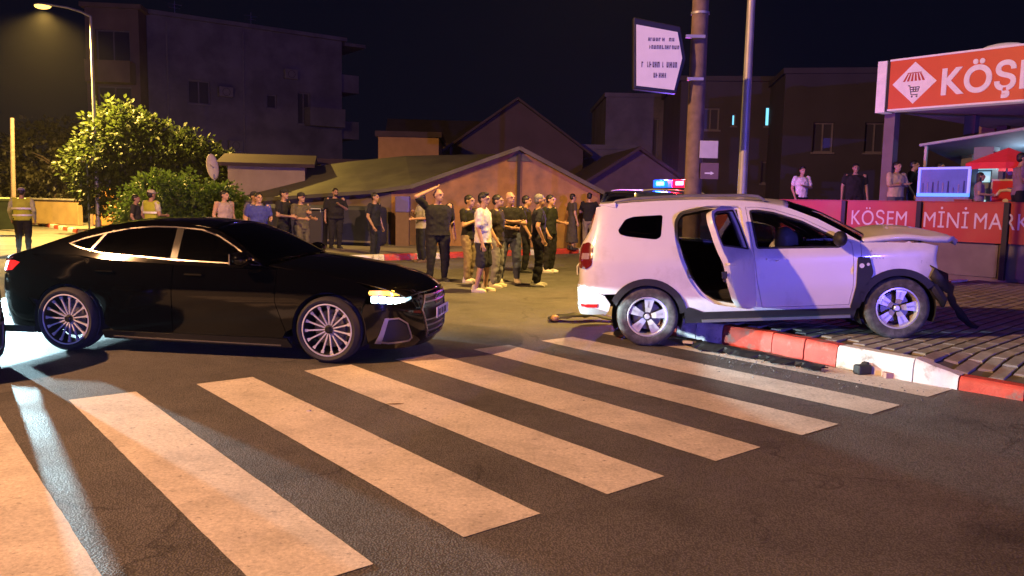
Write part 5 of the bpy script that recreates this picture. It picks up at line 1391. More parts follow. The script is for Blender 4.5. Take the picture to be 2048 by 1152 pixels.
# ------------------------------------------------------------------ buildings
PANE = mat('window_pane', (0.05, 0.05, 0.06), 0.3, coat=0.4, vary=0.0)
WFR = mat('window_frame_pale', (0.16, 0.15, 0.155), 0.6)
def frame_m(P0, ang):
    """x along the wall, y into the building, z up"""
    return Matrix.Translation((P0[0], P0[1], P0[2] if len(P0) > 2 else 0)) @ Matrix.Rotation(ang, 4, 'Z')
def house(name, label, P0, ang, w, d, h, wm, roof='flat', rm=None, wins=(), rh=1.2, over=0.3, cat='building', group=None, shutters=None):
    root = empty(name, (P0[0], P0[1], P0[2] if len(P0) > 2 else 0.0), ang, label, cat, group)
    rm = rm or wm
    wall = MB()
    # front wall with openings punched as recesses: wall slabs around each window
    T = 0.22
    xs = sorted({0.0, w} | {v for q in wins for v in (q[0], q[1])}); zs = sorted({0.0, h} | {v for q in wins for v in (q[2], q[3])})
    V = []; F = []
    for i in range(len(xs) - 1):
        for j in range(len(zs) - 1):
            cx, cz = (xs[i] + xs[i + 1]) / 2, (zs[j] + zs[j + 1]) / 2
            if any(q[0] < cx < q[1] and q[2] < cz < q[3] for q in wins): continue
            k = len(V); V += [(xs[i], 0, zs[j]), (xs[i + 1], 0, zs[j]), (xs[i + 1], 0, zs[j + 1]), (xs[i], 0, zs[j + 1])]; F.append((k, k + 1, k + 2, k + 3))
    for q in wins:
        a, b, z0, z1 = q[:4]; k = len(V)
        V += [(a, 0, z0), (b, 0, z0), (b, 0, z1), (a, 0, z1), (a, T, z0), (b, T, z0), (b, T, z1), (a, T, z1)]
        F += [(k, k + 1, k + 5, k + 4), (k + 1, k + 2, k + 6, k + 5), (k + 2, k + 3, k + 7, k + 6), (k + 3, k, k + 4, k + 7)]
    if roof == 'gable_front':
        k = len(V); V += [(0, 0, h), (w, 0, h), (w / 2, 0, h + rh)]; F.append((k, k + 1, k + 2))
        k = len(V); V += [(0, d, h), (w, d, h), (w / 2, d, h + rh)]; F.append((k, k + 2, k + 1))
    k = len(V); V += [(0, 0, 0), (0, d, 0), (0, d, h), (0, 0, h), (w, 0, 0), (w, d, 0), (w, d, h), (w, 0, h)]
    F += [(k, k + 3, k + 2, k + 1), (k + 4, k + 5, k + 6, k + 7), (k + 1, k + 2, k + 6, k + 5)]
    wall.add(V, F).build('wall', wm, root, fix=False)
    rf = MB()
    if roof == 'flat': rf.box2((-over, -over, h), (w + over, d + over, h + .22))
    elif roof == 'gable_front':
        q = over
        s = rh / (w / 2)
        A = [(-q, -q, h - q * s), (w / 2, -q, h + rh), (w + q, -q, h - q * s), (-q, d + q, h - q * s), (w / 2, d + q, h + rh), (w + q, d + q, h - q * s)]
        B = [(x, y, z + .12) for x, y, z in A]
        rf.add(A + B, [(0, 1, 4, 3), (1, 2, 5, 4), (6, 9, 10, 7), (7, 10, 11, 8), (0, 6, 7, 1), (1, 7, 8, 2), (3, 4, 10, 9), (4, 5, 11, 10), (0, 3, 9, 6), (2, 8, 11, 5)])
    elif roof == 'gable_side':
        q = over; s = rh / (d / 2)
        A = [(-q, -q, h - q * s), (-q, d / 2, h + rh), (-q, d + q, h - q * s), (w + q, -q, h - q * s), (w + q, d / 2, h + rh), (w + q, d + q, h - q * s)]
        B = [(x, y, z + .12) for x, y, z in A]
        rf.add(A + B, [(0, 3, 4, 1), (1, 4, 5, 2), (6, 7, 10, 9), (7, 8, 11, 10), (0, 6, 9, 3), (2, 5, 11, 8), (0, 1, 7, 6), (1, 2, 8, 7), (3, 9, 10, 4), (4, 10, 11, 5)])
        gv = MB().add([(0, 0, h), (0, d, h), (0, d / 2, h + rh), (w, 0, h), (w, d, h), (w, d / 2, h + rh)], [(0, 2, 1), (3, 4, 5)]); gv.build('gable', wm, root, fix=False)
    rf.build('roof', rm, root)
    for q in wins:
        a, b, z0, z1 = q[:4]; pm_ = q[4] if len(q) > 4 else PANE
        fm = MB(); t = .06
        fm.box2((a, T - .08, z0), (b, T - .02, z0 + t)).box2((a, T - .08, z1 - t), (b, T - .02, z1)).box2((a, T - .08, z0 + t), (a + t, T - .02, z1 - t)).box2((b - t, T - .08, z0 + t), (b, T - .02, z1 - t))
        if b - a > .7: fm.box2(((a + b) / 2 - .03, T - .08, z0 + t), ((a + b) / 2 + .03, T - .02, z1 - t))
        wo = fm.build('window', WFR, root)
        MB().box2((a + .01, T - .015, z0 + .01), (b - .01, T - .005, z1 - .01)).build('pane', pm_, wo)
        MB().box2((a - .06, -.08, z0 - .07), (b + .06, .02, z0 - .002)).build('sill', WFR, wo)
    return root

PLASTER_V = mat('plaster_violet', (0.15, 0.14, 0.165), 0.9, vary=0.2, vscale=.8, bump=0.3, bscale=14, second=(0.10, 0.095, 0.115), mixscale=.35)
PLASTER_B = mat('plaster_brown', (0.15, 0.11, 0.09), 0.9, vary=0.18, vscale=1.2, bump=0.3, bscale=14)
BRICKY = mat('rough_render', (0.33, 0.185, 0.075), 0.95, vary=0.25, vscale=2.2, bump=0.5, bscale=9, second=(0.22, 0.14, 0.075), mixscale=.8)
TARP = mat('roof_felt', (0.135, 0.14, 0.085), 0.9, vary=0.2, vscale=1.0, bump=0.35, bscale=7, second=(0.10, 0.10, 0.07), mixscale=.6)
DARKR = mat('roof_dark', (0.05, 0.036, 0.034), 0.9, vary=0.25, vscale=2, bump=0.3, bscale=9)
SLATE = mat('roof_olive_dark', (0.10, 0.095, 0.07), 0.9, vary=0.2, vscale=2)

# apartment block with corner balconies
apt = house('apartment_block', 'four storey apartment block with balconies towering behind the low shed', (-20.0, 45.0, 0), R(37), 11.4, 10.5, 11.25, PLASTER_V, 'flat', None,
            wins=[(2.1, 3.3, 6.7, 8.0), (6.6, 7.2, 6.8, 7.6), (8.5, 9.3, 6.0, 7.9), (2.4, 3.2, 3.6, 4.9)], over=0.25)
def balcony(root, x, z, w, dpt, side, m):
    b = MB()
    if side == 'front':
        b.box2((x, -dpt, z), (x + w, 0, z + .16)).box2((x, -dpt, z + .16), (x + w, -dpt + .12, z + 1.1)).box2((x, -dpt + .12, z + .16), (x + .12, 0, z + 1.1)).box2((x + w - .12, -dpt + .12, z + .16), (x + w, 0, z + 1.1))
    else:
        b.box2((x, .3, z), (x + dpt, .3 + w, z + .16)).box2((x + dpt - .12, .3, z + .16), (x + dpt, .3 + w, z + 1.1)).box2((x, .3, z + .16), (x + dpt - .12, .42, z + 1.1))
    return b.build('balcony', m, root)
for z in (2.4, 5.3, 8.2): balcony(apt, 11.4, z, 3.0, 1.3, 'side', PLASTER_V)
MB().box2((11.65, .1, 11.05), (13.1, 3.6, 11.25)).build('roof_overhang', PLASTER_V, apt)
balcony(apt, 8.9, 5.9, 2.3, .9, 'front', PLASTER_V)
for x in (1.0, 5.2): MB().tube([(x, -.06, 0), (x, -.06, 11.0)], .05, 8).build('downpipe', WFR, apt)
for x, z in ((3.7, 7.2), (7.6, 8.6), (4.2, 4.2)):
    u_ = MB().box2((x, -.34, z), (x + .8, -.02, z + .55)).build('air_conditioner', WFR, apt, bevel=.02)
    MB().lathe([(.20, -.006), (.22, -.006), (.22, .006), (.20, .006)], (x + .4, -.35, z + .27), n=20).build('fan_ring', FRAME_D, u_)
for x in (2.0, 6.4): MB().tube([(x, 2, 11.4), (x, 2, 12.6)], .02, 6).tube([(x - .4, 2, 12.4), (x + .4, 2, 12.4)], .012, 6).tube([(x - .3, 2, 12.2), (x + .3, 2, 12.2)], .012, 6).build('aerial', GALV, apt)
# left wing of the block: stacked loggias facing the lamp
wing = house('balcony_wing', 'brownish wing with stacked balconies at the left end of the apartment block', (-22.5, 43.4, 0), R(8), 2.65, 6.0, 11.2, PLASTER_B, 'flat', None, wins=[(.5, 2.2, 8.3, 10.1), (.5, 2.2, 5.3, 7.2), (.5, 2.2, 2.4, 4.3)], over=0.2)
for z in (7.3, 4.3, 1.4): balcony(wing, .25, z, 2.2, 1.0, 'front', PLASTER_B)

# low shed with broad felt roof; front gable of rough render
shed = empty('low_shed', (0, 26, .14), 0, 'long low shed with an olive felt roof and rough brown gable wall', 'building')
y0 = 0.0
MB().add([(-3.9, y0, 0), (2.75, y0, 0), (2.75, y0, 1.78), (.17, y0, 3.08), (-3.9, y0, 1.66)], [(0, 1, 2, 3, 4)]).build('gable_wall', BRICKY, shed, fix=False)
MB().add([(-3.9, y0, 0), (-3.9, y0, 1.66), (-9.3, 2.6, 1.30), (-9.3, 2.6, 0)], [(0, 1, 2, 3)]).build('side_wall', mat('shed_wall_dark', (0.17, 0.135, 0.11), 0.9, vary=0.2, vscale=2, bump=.3, bscale=10), shed, fix=False)
MB().add([(2.75, y0, 0), (2.75, y0 + 6, 0), (2.75, y0 + 6, 1.78), (2.75, y0, 1.78)], [(0, 1, 2, 3)]).build('end_wall', BRICKY, shed, fix=False)
ro = MB().add([(.17, -.35, 3.12), (-3.2, -.45, 1.86), (-4.6, -.1, 1.66), (-9.6, 2.2, 1.28), (-9.0, 5.2, 2.35), (-6.2, 4.6, 2.75), (-4.0, 4.2, 2.98), (.17, 4.5, 3.16)], [(0, 1, 2, 3, 4, 5, 6, 7)])
o = ro.build('roof', TARP, shed, fix=False)
bm = bmesh.new(); bm.from_mesh(o.data); bmesh.ops.triangulate(bm, faces=bm.faces); bm.to_mesh(o.data); bm.free()
s = o.modifiers.new('solid', 'SOLIDIFY'); s.thickness = .12; s.offset = 0
ro2 = MB().add([(.17, -.35, 3.12), (.17, 6.3, 3.12), (3.15, 6.3, 1.62), (3.15, -.35, 1.62)], [(0, 1, 2, 3)]).build('roof_slope', SLATE, shed, fix=False)
s = ro2.modifiers.new('solid', 'SOLIDIFY'); s.thickness = .12; s.offset = 0
MB().box2((.10, -.12, 0.0), (.20, -.03, 2.95)).build('gable_post', mat('post_dark', (0.03, 0.025, 0.02), .8), shed)
MB().add([(-.25, -.05, 2.72), (.58, -.05, 2.72), (.17, -.05, 3.05)], [(0, 1, 2)]).build('gable_cap', SLATE, shed, fix=False)
# things along the dark shed front
van = empty('tarp_stack', (-5.6, 25.7, .14), R(-22), 'dark blue tarpaulin covered stack along the shed front', 'tarpaulin')
MB().box2((-2.6, -.25, 0), (1.6, .5, 1.22)).build('cover', mat('tarp_blue', (0.030, 0.034, 0.07), .6, vary=.3, vscale=3, bump=.6, bscale=5), van, bevel=.12)
MB().box2((-2.5, -.27, .1), (1.5, -.24, .16)).build('rope', mat('rope', (.2, .18, .14), .9), van)
bc = empty('blue_crate', (-3.35, 25.6, .14), 0, 'purple blue crate against the shed wall', 'crate')
MB().box2((-.35, -.2, 1.05), (.10, .15, 1.55)).build('crate_body', mat('crate_blue', (0.10, 0.09, 0.36), .6), bc, bevel=.03)
MB().box2((-.33, -.18, 0), (.08, .13, 1.05)).build('stand', mat('stand_brown', (0.16, 0.11, 0.08), .9), bc)
bin_ = empty('black_bin', (-5.75, 23.6, .14), 0, 'tall black refuse bin with pale handle between the men behind the sedan', 'bin')
MB().box((0, 0, .55), (.55, .6, 1.1), taper=1.12).build('bin_body', mat('bin_black', (0.014, 0.014, 0.016), .5), bin_, bevel=.04)
MB().box((0, 0, 1.14), (.66, .7, .07)).build('lid', mat('bin_black', (0.014, 0.014, 0.016), .5), bin_, bevel=.02)
MB().tube([(-.25, -.38, 1.05), (-.25, -.42, 1.15), (.25, -.42, 1.15), (.25, -.38, 1.05)], .018, 8).build('handle', mat('handle_pale', (.35, .4, .38), .5), bin_)

# lit-wall house behind shed and its dark neighbours
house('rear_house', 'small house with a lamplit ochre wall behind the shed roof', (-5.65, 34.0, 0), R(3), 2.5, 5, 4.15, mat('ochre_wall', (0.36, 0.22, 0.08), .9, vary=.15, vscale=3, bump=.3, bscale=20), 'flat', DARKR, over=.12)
house('dark_gable_house', 'dark gabled house looming behind the shed roof', (-3.0, 38.0, 0), R(2), 6.2, 9, 4.0, mat('plaster_gloom', (0.075, 0.055, 0.05), .9, vary=.2, vscale=1), 'gable_front', DARKR, rh=2.2, over=.4)
house('long_dark_roof', 'long dark roofed house left of the dark gable', (-6.2, 41.0, 0), R(6), 5.0, 6, 4.4, PLASTER_B, 'gable_side', DARKR, rh=1.3)
house('violet_block', 'plain violet grey block behind the police lights', (4.95, 45.0, 0), R(0), 4.6, 8, 7.3, PLASTER_V, 'flat', None, wins=[(2.6, 2.9, 4.0, 6.2)], over=.1)
house('far_wing', 'lower violet grey wing between dark gable and violet block', (3.1, 42.0, 0), R(0), 3.0, 6, 4.3, PLASTER_V, 'flat', None, over=.1)
house('tiled_house', 'small house with a low tiled roof behind the patrol car', (2.6, 30.0, .14), R(5), 3.9, 6, 2.15, mat('plaster_dusty', (0.10, 0.075, 0.07), .9, vary=.2, vscale=3), 'gable_front', DARKR, rh=1.25, over=.35)
LITW = mat('lit_window', (0.2, 0.4, 0.5), .4, emit=(0.18, 0.62, 0.85), estr=1.6)
house('dark_block', 'dark block with one cyan lit window behind the lamp column', (7.6, 38.0, 0), R(-4), 6.2, 8, 7.2, mat('plaster_murk', (0.055, 0.05, 0.055), .9, vary=.2, vscale=.8), 'flat', None, wins=[(3.85, 4.25, 5.2, 6.1, LITW), (2.35, 2.55, 5.2, 5.75, LITW), (5.0, 5.7, 4.9, 6.0), (1.0, 1.8, 5.0, 6.0), (3.8, 4.4, 2.6, 3.6)], over=.15)
house('right_block', 'large dark rendered block left of the red shop sign', (11.0, 33.8, 0), R(-9), 8.5, 9, 6.95, mat('plaster_dim', (0.045, 0.042, 0.05), .9, vary=.2, vscale=.7), 'flat', None, wins=[(1.2, 2.0, 3.8, 5.0), (3.2, 4.0, 3.8, 5.0)], over=.1)
# left: plain house wall under the roof edge, brown gate, bins, dish
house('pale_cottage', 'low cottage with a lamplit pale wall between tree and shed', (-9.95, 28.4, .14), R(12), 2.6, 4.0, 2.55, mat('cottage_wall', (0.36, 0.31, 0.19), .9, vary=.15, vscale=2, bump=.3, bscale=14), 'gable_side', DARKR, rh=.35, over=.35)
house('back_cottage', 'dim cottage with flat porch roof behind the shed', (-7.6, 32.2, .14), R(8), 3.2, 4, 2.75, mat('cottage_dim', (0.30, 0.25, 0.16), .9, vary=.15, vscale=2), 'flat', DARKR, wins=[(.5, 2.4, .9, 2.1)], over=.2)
gt = empty('brown_gate', (-18.6, 36.0, .14), R(-14), 'rusty brown sheet gate lit orange left of the lamp', 'gate')
RUST = mat('rust_sheet', (0.36, 0.17, 0.045), .8, vary=.3, vscale=3, bump=.3, bscale=12, second=(0.20, 0.10, 0.04), mixscale=1.5)
for i in range(6): MB().box((.18 + .36 * i, 0, 1.0), (.35, .04, 1.85 + .05 * (i % 2))).build('sheet', RUST, gt)
for x in (-.06, 2.22): MB().box((x, 0, 1.1), (.12, .14, 2.2)).build('post', WOOD, gt)
for z in (.45, 1.6): MB().box((1.08, .05, z), (2.2, .05, .08)).build('rail', WOOD, gt)
fw = empty('garden_wall', (-27.0, 40.2, .14), R(-27), 'low garden wall overgrown with dry brush at the far left', 'wall')
MB().box((4.0, 0, .55), (9.2, .25, 1.1)).build('wall_body', mat('garden_wall', (0.27, 0.19, 0.09), .9, vary=.25, vscale=2, bump=.4, bscale=9), fw, bevel=.03)
MB().box((4.0, 0, 1.14), (9.3, .34, .08)).build('coping', CONC, fw, bevel=.015)
gb = empty('green_bin', (-18.55, 29.6, 0), R(30), 'green metal waste container at the far left kerb', 'bin')
MB().box((0, 0, .75), (1.3, .95, 1.0), taper=1.08).build('bin_body', mat('bin_green', (0.08, 0.13, 0.07), .6, vary=.2, vscale=5), gb, bevel=.04)
MB().box((0, 0, 1.32), (1.44, 1.08, .12)).build('lid', mat('bin_green_pale', (0.16, 0.22, 0.12), .6), gb, bevel=.04)
for sx in (-.5, .5):
    for sy in (-.35, .35): MB().cyl((sx, sy - .04, .12), (sx, sy + .04, .12), .12, n=14).build('castor', TYRE, gb)
ds = empty('satellite_dish', (-10.25, 27.9, .14), 0, 'pale satellite dish beside the shrub in front of the cottage', 'dish')
V = []; F = []; nr, na = 6, 24
for i in range(nr + 1):
    for j in range(na):
        r_ = .36 * i / nr; V.append((r_ * .55 * math.cos(j * 2 * math.pi / na), .55 * r_ * r_, r_ * 1.25 * math.sin(j * 2 * math.pi / na)))
for i in range(nr):
    for j in range(na): F.append((i * na + j, i * na + (j + 1) % na, (i + 1) * na + (j + 1) % na, (i + 1) * na + j))
o = MB().add(V, F).build('dish_bowl', mat('dish_white', (.62, .58, .46), .5), ds, smooth='all'); o.location = (0, -.1, 2.42); o.rotation_euler = (R(12), R(-8), R(20))
o.modifiers.new('solid', 'SOLIDIFY').thickness = .012
MB().tube([(0, 0, 0), (0, 0, 2.4)], .025, 8).tube([(0, -.06, 2.4), (.02, -.4, 2.5)], .01, 6).build('dish_mast', GALV, ds)
# ------------------------------------------------------------------ corner shop on its terrace (parallel to the main road)
S0 = Vector((10.51, 17.3, 0)) - VD * 0.10
def SM(s=0.0, d=0.0, z=0.0):
    """frame on the shop front: x along the front, y up, z toward the street; d metres behind the front"""
    p = S0 + VD * s + UD * d
    M_ = Matrix((( VD.x, 0, -UD.x, p.x), (VD.y, 0, -UD.y, p.y), (0, 1, 0, z), (0, 0, 0, 1)))
    return M_
SROT = R(-51)
def sp(s, d, z): 
    p = S0 + VD * s + UD * d; return (p.x, p.y, z)
def root_at(name, s, d, z, label, cat, group=None): return empty(name, sp(s, d, z), SROT, label, cat, group)   # local x = along front, y = behind front
REDB = mat('banner_red', (0.42, 0.035, 0.022), .5, vary=.12, vscale=1.5, second=(0.40, 0.07, 0.03), mixscale=.7, bump=.2, bscale=3)
LETTER = mat('letter_white', (0.66, 0.60, 0.60), .5)
POSTB = mat('post_black', (0.012, 0.012, 0.014), .5, metal=.3)
ter = root_at('terrace', 0, 0, 0, 'raised shop terrace with a grey panelled base behind the red banner', 'terrace')
MB().box2((-5.4, .10, 0), (7, 8, .98)).build('base', mat('terrace_base', (0.17, 0.135, 0.11), .85, vary=.25, vscale=2, bump=.3, bscale=10), ter)
MB().box2((-5.4, .02, .98), (7, 8, 1.04)).build('deck', mat('deck_tile', (0.25, 0.22, 0.2), .6), ter)
for i in range(7): MB().box2((-5.3 + 1.78 * i, .06, .16), (-3.62 + 1.78 * i, .098, .86)).build('panel', mat('base_panel', (0.15, 0.125, 0.105), .5, vary=.2, vscale=3, coat=.2), ter)
bal = root_at('balustrade', 0, 0, 0, 'terrace railing with black posts and red KÖŞEM MİNİ MARKET banner', 'railing')
for i in range(6):
    s0, s1 = -5.36 + 1.83 * i - .02, -5.36 + 1.83 * (i + 1) - .10
    MB().box2((s0 + .05, -.02, .90), (s1, .0, 1.76)).build('banner_panel', REDB, bal)
    MB().box2((s1 - .0, -.075, .12), (s1 + .11, .03, 1.78)).build('post', POSTB, bal, bevel=.008)
MB().box2((-5.4, -.03, 1.76), (6, .02, 1.79)).build('top_rail', mat('rail_red', (0.30, 0.03, 0.02), .5), bal)
for i, (st_, s) in enumerate((('KÖŞEM', -3.40), ('MİNİ', -1.66), ('MARKET', -.58))):
    text_mesh('banner_lettering', st_, .50, LETTER, bal, Matrix.Translation((s, -.024, 1.20)) @ Matrix.Rotation(R(90), 4, 'X') @ Matrix.Diagonal((.80, 1, 1, 1)), bold=0.0, depth=.002, spacing=1.06)
# sign box
sign = root_at('shop_sign', 0, 0, 0, 'red KÖŞEM shop sign box with white diamond trolley emblem', 'sign')
RSIGN = mat('sign_red', (0.52, 0.075, 0.03), .45, vary=.08, vscale=2, emit=(0.6, 0.07, 0.03), estr=.22)
WSIGN = mat('sign_white', (0.70, 0.64, 0.66), .45, emit=(0.7, 0.55, 0.62), estr=.22)
MB().box2((-2.66, 0, 3.92), (6.0, .38, 5.02)).build('box', RSIGN, sign)
MB().box2((-2.96, -.01, 3.86), (-2.74, .38, 5.05)).build('end_panel', WSIGN, sign)
MB().box2((-2.74, .02, 3.88), (-2.66, .36, 5.04)).build('end_gap', FRAME_D, sign)
MB().box2((-2.66, -.03, 5.02), (6.0, .38, 5.06)).box2((-2.66, -.03, 3.88), (6.0, .38, 3.92)).build('rim', WSIGN, sign)
FM = Matrix.Rotation(R(90), 4, 'X')
dm = MB().prism([(-.50, 0), (0, -.47), (.50, 0), (0, .47)], .012, FM).build('emblem_diamond', WSIGN, sign); dm.location = (-2.08, -.001, 4.48)
EMR = mat('emblem_red', (0.45, 0.05, 0.03), .5)
aw = MB()
for k in range(6):
    a0, a1 = -.26 + k * .09, -.26 + k * .09 + .055
    b0, b1 = a0 * .62, a1 * .62
    aw.add([(a0, -.014, .04), (a1, -.014, .04), (b1, -.014, .21), (b0, -.014, .21)], [(0, 1, 2, 3)])
aw.add([(-.17, -.014, .215), (.17, -.014, .215), (.15, -.014, .235), (-.15, -.014, .235)], [(0, 1, 2, 3)])
aw.build('emblem_awning', EMR, dm, fix=False)['kind'] = 'stuff'
tr = MB(); yy = -.014
for a, b in (((-.13, -.06), (-.09, -.06)), ((-.09, -.06), (-.05, -.27)), ((-.05, -.27), (.10, -.27)), ((-.07, -.10), (.13, -.10)), ((.13, -.10), (.10, -.20)), ((-.06, -.20), (.10, -.20)), ((-.01, -.10), (.0, -.20)), ((.05, -.10), (.05, -.20)), ((-.065, -.15), (.115, -.15))):
    tr.tube([(a[0], yy, a[1]), (b[0], yy, b[1])], .011, 6)
tr.ell((-.03, yy, -.31), (.022, .006, .022), 10, 6).ell((.08, yy, -.31), (.022, .006, .022), 10, 6)
tr.build('emblem_trolley', mat('emblem_grey', (.10, .10, .13), .5), dm)['kind'] = 'stuff'
text_mesh('sign_lettering', 'KÖŞEM', .80, WSIGN, sign, Matrix.Translation((-1.50, -.012, 4.16)) @ FM @ Matrix.Diagonal((.90, 1, 1, 1)), bold=.020, depth=.012, spacing=1.05)
MB().ell((-.35, .2, 5.06), (.42, .16, .10), 16, 8).build('lamp_hood', WSIGN, sign, smooth='all')
# canopy slab and pillars
can = root_at('canopy', 0, 0, 0, 'pale canopy slab on brown pillars behind the red shop sign', 'canopy')
MB().box2((-2.72, .40, 3.90), (6, 6.2, 4.08)).build('slab', mat('canopy_white', (.42, .46, .50), .7, vary=.08), can)
PIL = mat('pillar_dusk', (.16, .13, .14), .8, vary=.15, vscale=3)
for s, d in ((-2.81, .55), (-1.74, 2.4), (3.4, .55), (-2.2, 5.6)): MB().box2((s - .13, d - .13, 1.04), (s + .13, d + .13, 3.90)).build('pillar', PIL, can, bevel=.01)
shop = root_at('shop_building', 0, 0, 0, 'brown shop building under the canopy behind the terrace', 'building')
SWALL = mat('shop_wall', (.30, .20, .15), .85, vary=.2, vscale=2)
MB().box2((-3.4, 6.6, 1.0), (7, 11, 4.6)).build('wall', SWALL, shop)
for i in range(6): MB().box2((-3.1 + i * 1.15, 6.45, 1.04), (-2.75 + i * 1.15, 6.598, 4.4)).build('pilaster', mat('pilaster', (.36, .25, .19), .85, vary=.15), shop)
for i in range(5): MB().box2((-2.55 + i * 1.15, 6.52, 2.6), (-2.05 + i * 1.15, 6.597, 3.6)).build('window', PANE, shop)
# sloping awning
awn = root_at('awning', 0, 0, 0, 'sloping blue grey fabric awning over the shop goods', 'awning')
o = MB().add([(-2.26, 1.0, 3.13), (2.6, 1.0, 3.72), (2.6, 3.4, 3.2), (-2.26, 3.4, 2.75)], [(0, 1, 2, 3)]).build('fabric', mat('awning_cloth', (.11, .135, .17), .85, vary=.15, vscale=3, bump=.3, bscale=5), awn, fix=False)
o.modifiers.new('s', 'SOLIDIFY').thickness = .03
MB().tube([(-2.3, .97, 3.13), (2.6, .97, 3.72)], .035, 8).build('front_bar', mat('awning_bar', (.42, .47, .50), .5), awn)
for s, zt in ((-2.2, 3.10), (2.4, 3.66)): MB().box2((s, 1.0, 1.04), (s + .06, 1.06, zt)).build('awning_leg', GALV, awn)
# blue lit display fridge
fr = root_at('display_fridge', -2.12, .55, 1.04, 'upright display fridge with a glowing blue frame on the terrace', 'fridge')
BLUE_ON = mat('fridge_blue_lit', (.1, .25, .9), .4, emit=(.06, .22, 1.0), estr=1.9)
MB().box2((0, .12, 0), (1.16, .65, 1.55)).build('cabinet', mat('fridge_body', (.05, .06, .16), .5), fr, bevel=.02)
MB().box2((-.01, .04, .0), (1.17, .12, .85)).build('lower_panel', mat('fridge_low', (.20, .22, .4), .5), fr)
MB().box2((0, .04, .86), (1.16, .10, .94)).build('light_strip', BLUE_ON, fr)
DIMB = mat('fridge_frame_lit', (.3, .3, .8), .4, emit=(.22, .24, 1.0), estr=1.1)
for a, b in (((0, .05, .94), (.05, .11, 1.54)), ((1.11, .05, .94), (1.16, .11, 1.54)), ((.05, .05, 1.49), (1.11, .11, 1.54))): MB().box2(a, b).build('frame_side', DIMB, fr)
MB().box2((.05, .09, .94), (1.11, .118, 1.49)).build('glass_door', mat('fridge_glass', (.06, .06, .22), .2, coat=.5, emit=(.10, .08, .42), estr=.75, vary=.3, vscale=6), fr)
r_ = random.Random(5)
for i in range(9): 
    x = .11 + i * .115; hh = r_.uniform(.12, .28)
    MB().cyl((x, .085, .95), (x, .085, .95 + hh), .022, .014, 8).build('bottle', mat('bottle_%d' % (i % 3), [(.16, .14, .4), (.3, .25, .5), (.05, .05, .2)][i % 3], .3), fr)
# shelf of glowing white goods, red parasol and cloth, red cabinet
sh_ = root_at('goods_shelf', -1.10, .95, 1.04, 'tall shelf of cyan lit white goods right of the blue fridge', 'shelf')
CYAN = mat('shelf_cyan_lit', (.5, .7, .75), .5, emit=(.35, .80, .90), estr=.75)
MB().box2((0, .1, 0), (.42, .45, 2.0)).build('shelf_body', mat('shelf_grey', (.16, .18, .2), .6), sh_)
for i, (a, b, c, d_) in enumerate(((.02, .38, .02, .24), (.03, .30, .28, .46), (.02, .34, .50, .68), (.03, .28, .78, .98), (.02, .40, 1.08, 1.32), (.02, .52, 1.36, 1.54))):
    MB().box2((a, .06, c + .12), (b, .098, d_ + .12)).build('lit_pack', CYAN, sh_, bevel=.008)
par = root_at('red_parasol', -.45, 1.25, 1.04, 'red and white parasol on the terrace at the right picture edge', 'parasol')
V = [(0, 0, 1.98)]; F = []
for j in range(10):
    a = j * 2 * math.pi / 10; V.append((.85 * math.cos(a), .85 * math.sin(a), 1.62)); V.append((.84 * math.cos(a), .84 * math.sin(a), 1.48))
for j in range(10):
    k, q = 1 + 2 * j, 1 + 2 * ((j + 1) % 10); F += [(0, k, q), (k, k + 1, q + 1, q)]
REDC = mat('parasol_red', (.50, .02, .03), .7, emit=(.6, .015, .03), estr=.35)  # red fabric given its own glow in place of light falling on it
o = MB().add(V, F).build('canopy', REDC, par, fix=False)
MB().tube([(0, 0, 0), (0, 0, 1.98)], .022, 8).build('pole', GALV, par)
MB().cyl((0, 0, 0), (0, 0, .07), .25, n=20).build('base', CONC, par)
fl = root_at('red_cloth', -.55, .80, 1.04, 'hanging red cloth with white curved motif at the right of the shop', 'cloth')
MB().box2((0, 0, .05), (.60, .03, 1.22)).build('sheet', mat('cloth_red', (.38, .018, .022), .8, vary=.15, bump=.4, bscale=6, emit=(.4, .01, .02), estr=.25), fl)  # sheet colour carries a faint glow that stands in for shop light
MB().tube([(.10, -.012, .90), (.17, -.012, 1.0), (.30, -.012, 1.02), (.42, -.012, 1.0), (.48, -.012, .92)], .035, 8).ell((.29, -.012, .78), (.06, .01, .05), 12, 8).build('motif', LETTER, fl, smooth=True)['kind'] = 'stuff'
MB().box2((-.03, -.0, 1.22), (.65, .03, 1.26)).box2((-.03, 0, 0), (.0, .03, 1.22)).box2((.62, 0, 0), (.65, .03, 1.22)).build('stand', GALV, fl)
light('shop_tube', 'POINT', sp(-.4, 1.9, 2.75), 60.0, (.6, .85, 1.0), None, radius=.3).parent = None
# crates and boxes of goods
for i, (s_, d_, n_, cc, nm) in enumerate(((-.95, .45, 3, (.30, .05, .03), 'red'), (-.05, .95, 4, (.10, .20, .32), 'blue'), (.35, .35, 2, (.32, .26, .08), 'yellow'))):
    for k in range(n_):
        cr = root_at('goods_crate', s_, d_, 1.04 + k * .27, '%s plastic goods crate, number %s from the bottom of its stack on the terrace' % (nm, ('one', 'two', 'three', 'four')[k]), 'crate', 'goods crates on the terrace')
        MB().box((0, 0, .12), (.36, .28, .24), taper=1.06).build('crate_body', mat('crate_' + nm, cc, .6), cr, bevel=.012)
        MB().box((0, 0, .247), (.40, .32, .03)).build('crate_rim', mat('crate_' + nm, cc, .6), cr, bevel=.008)
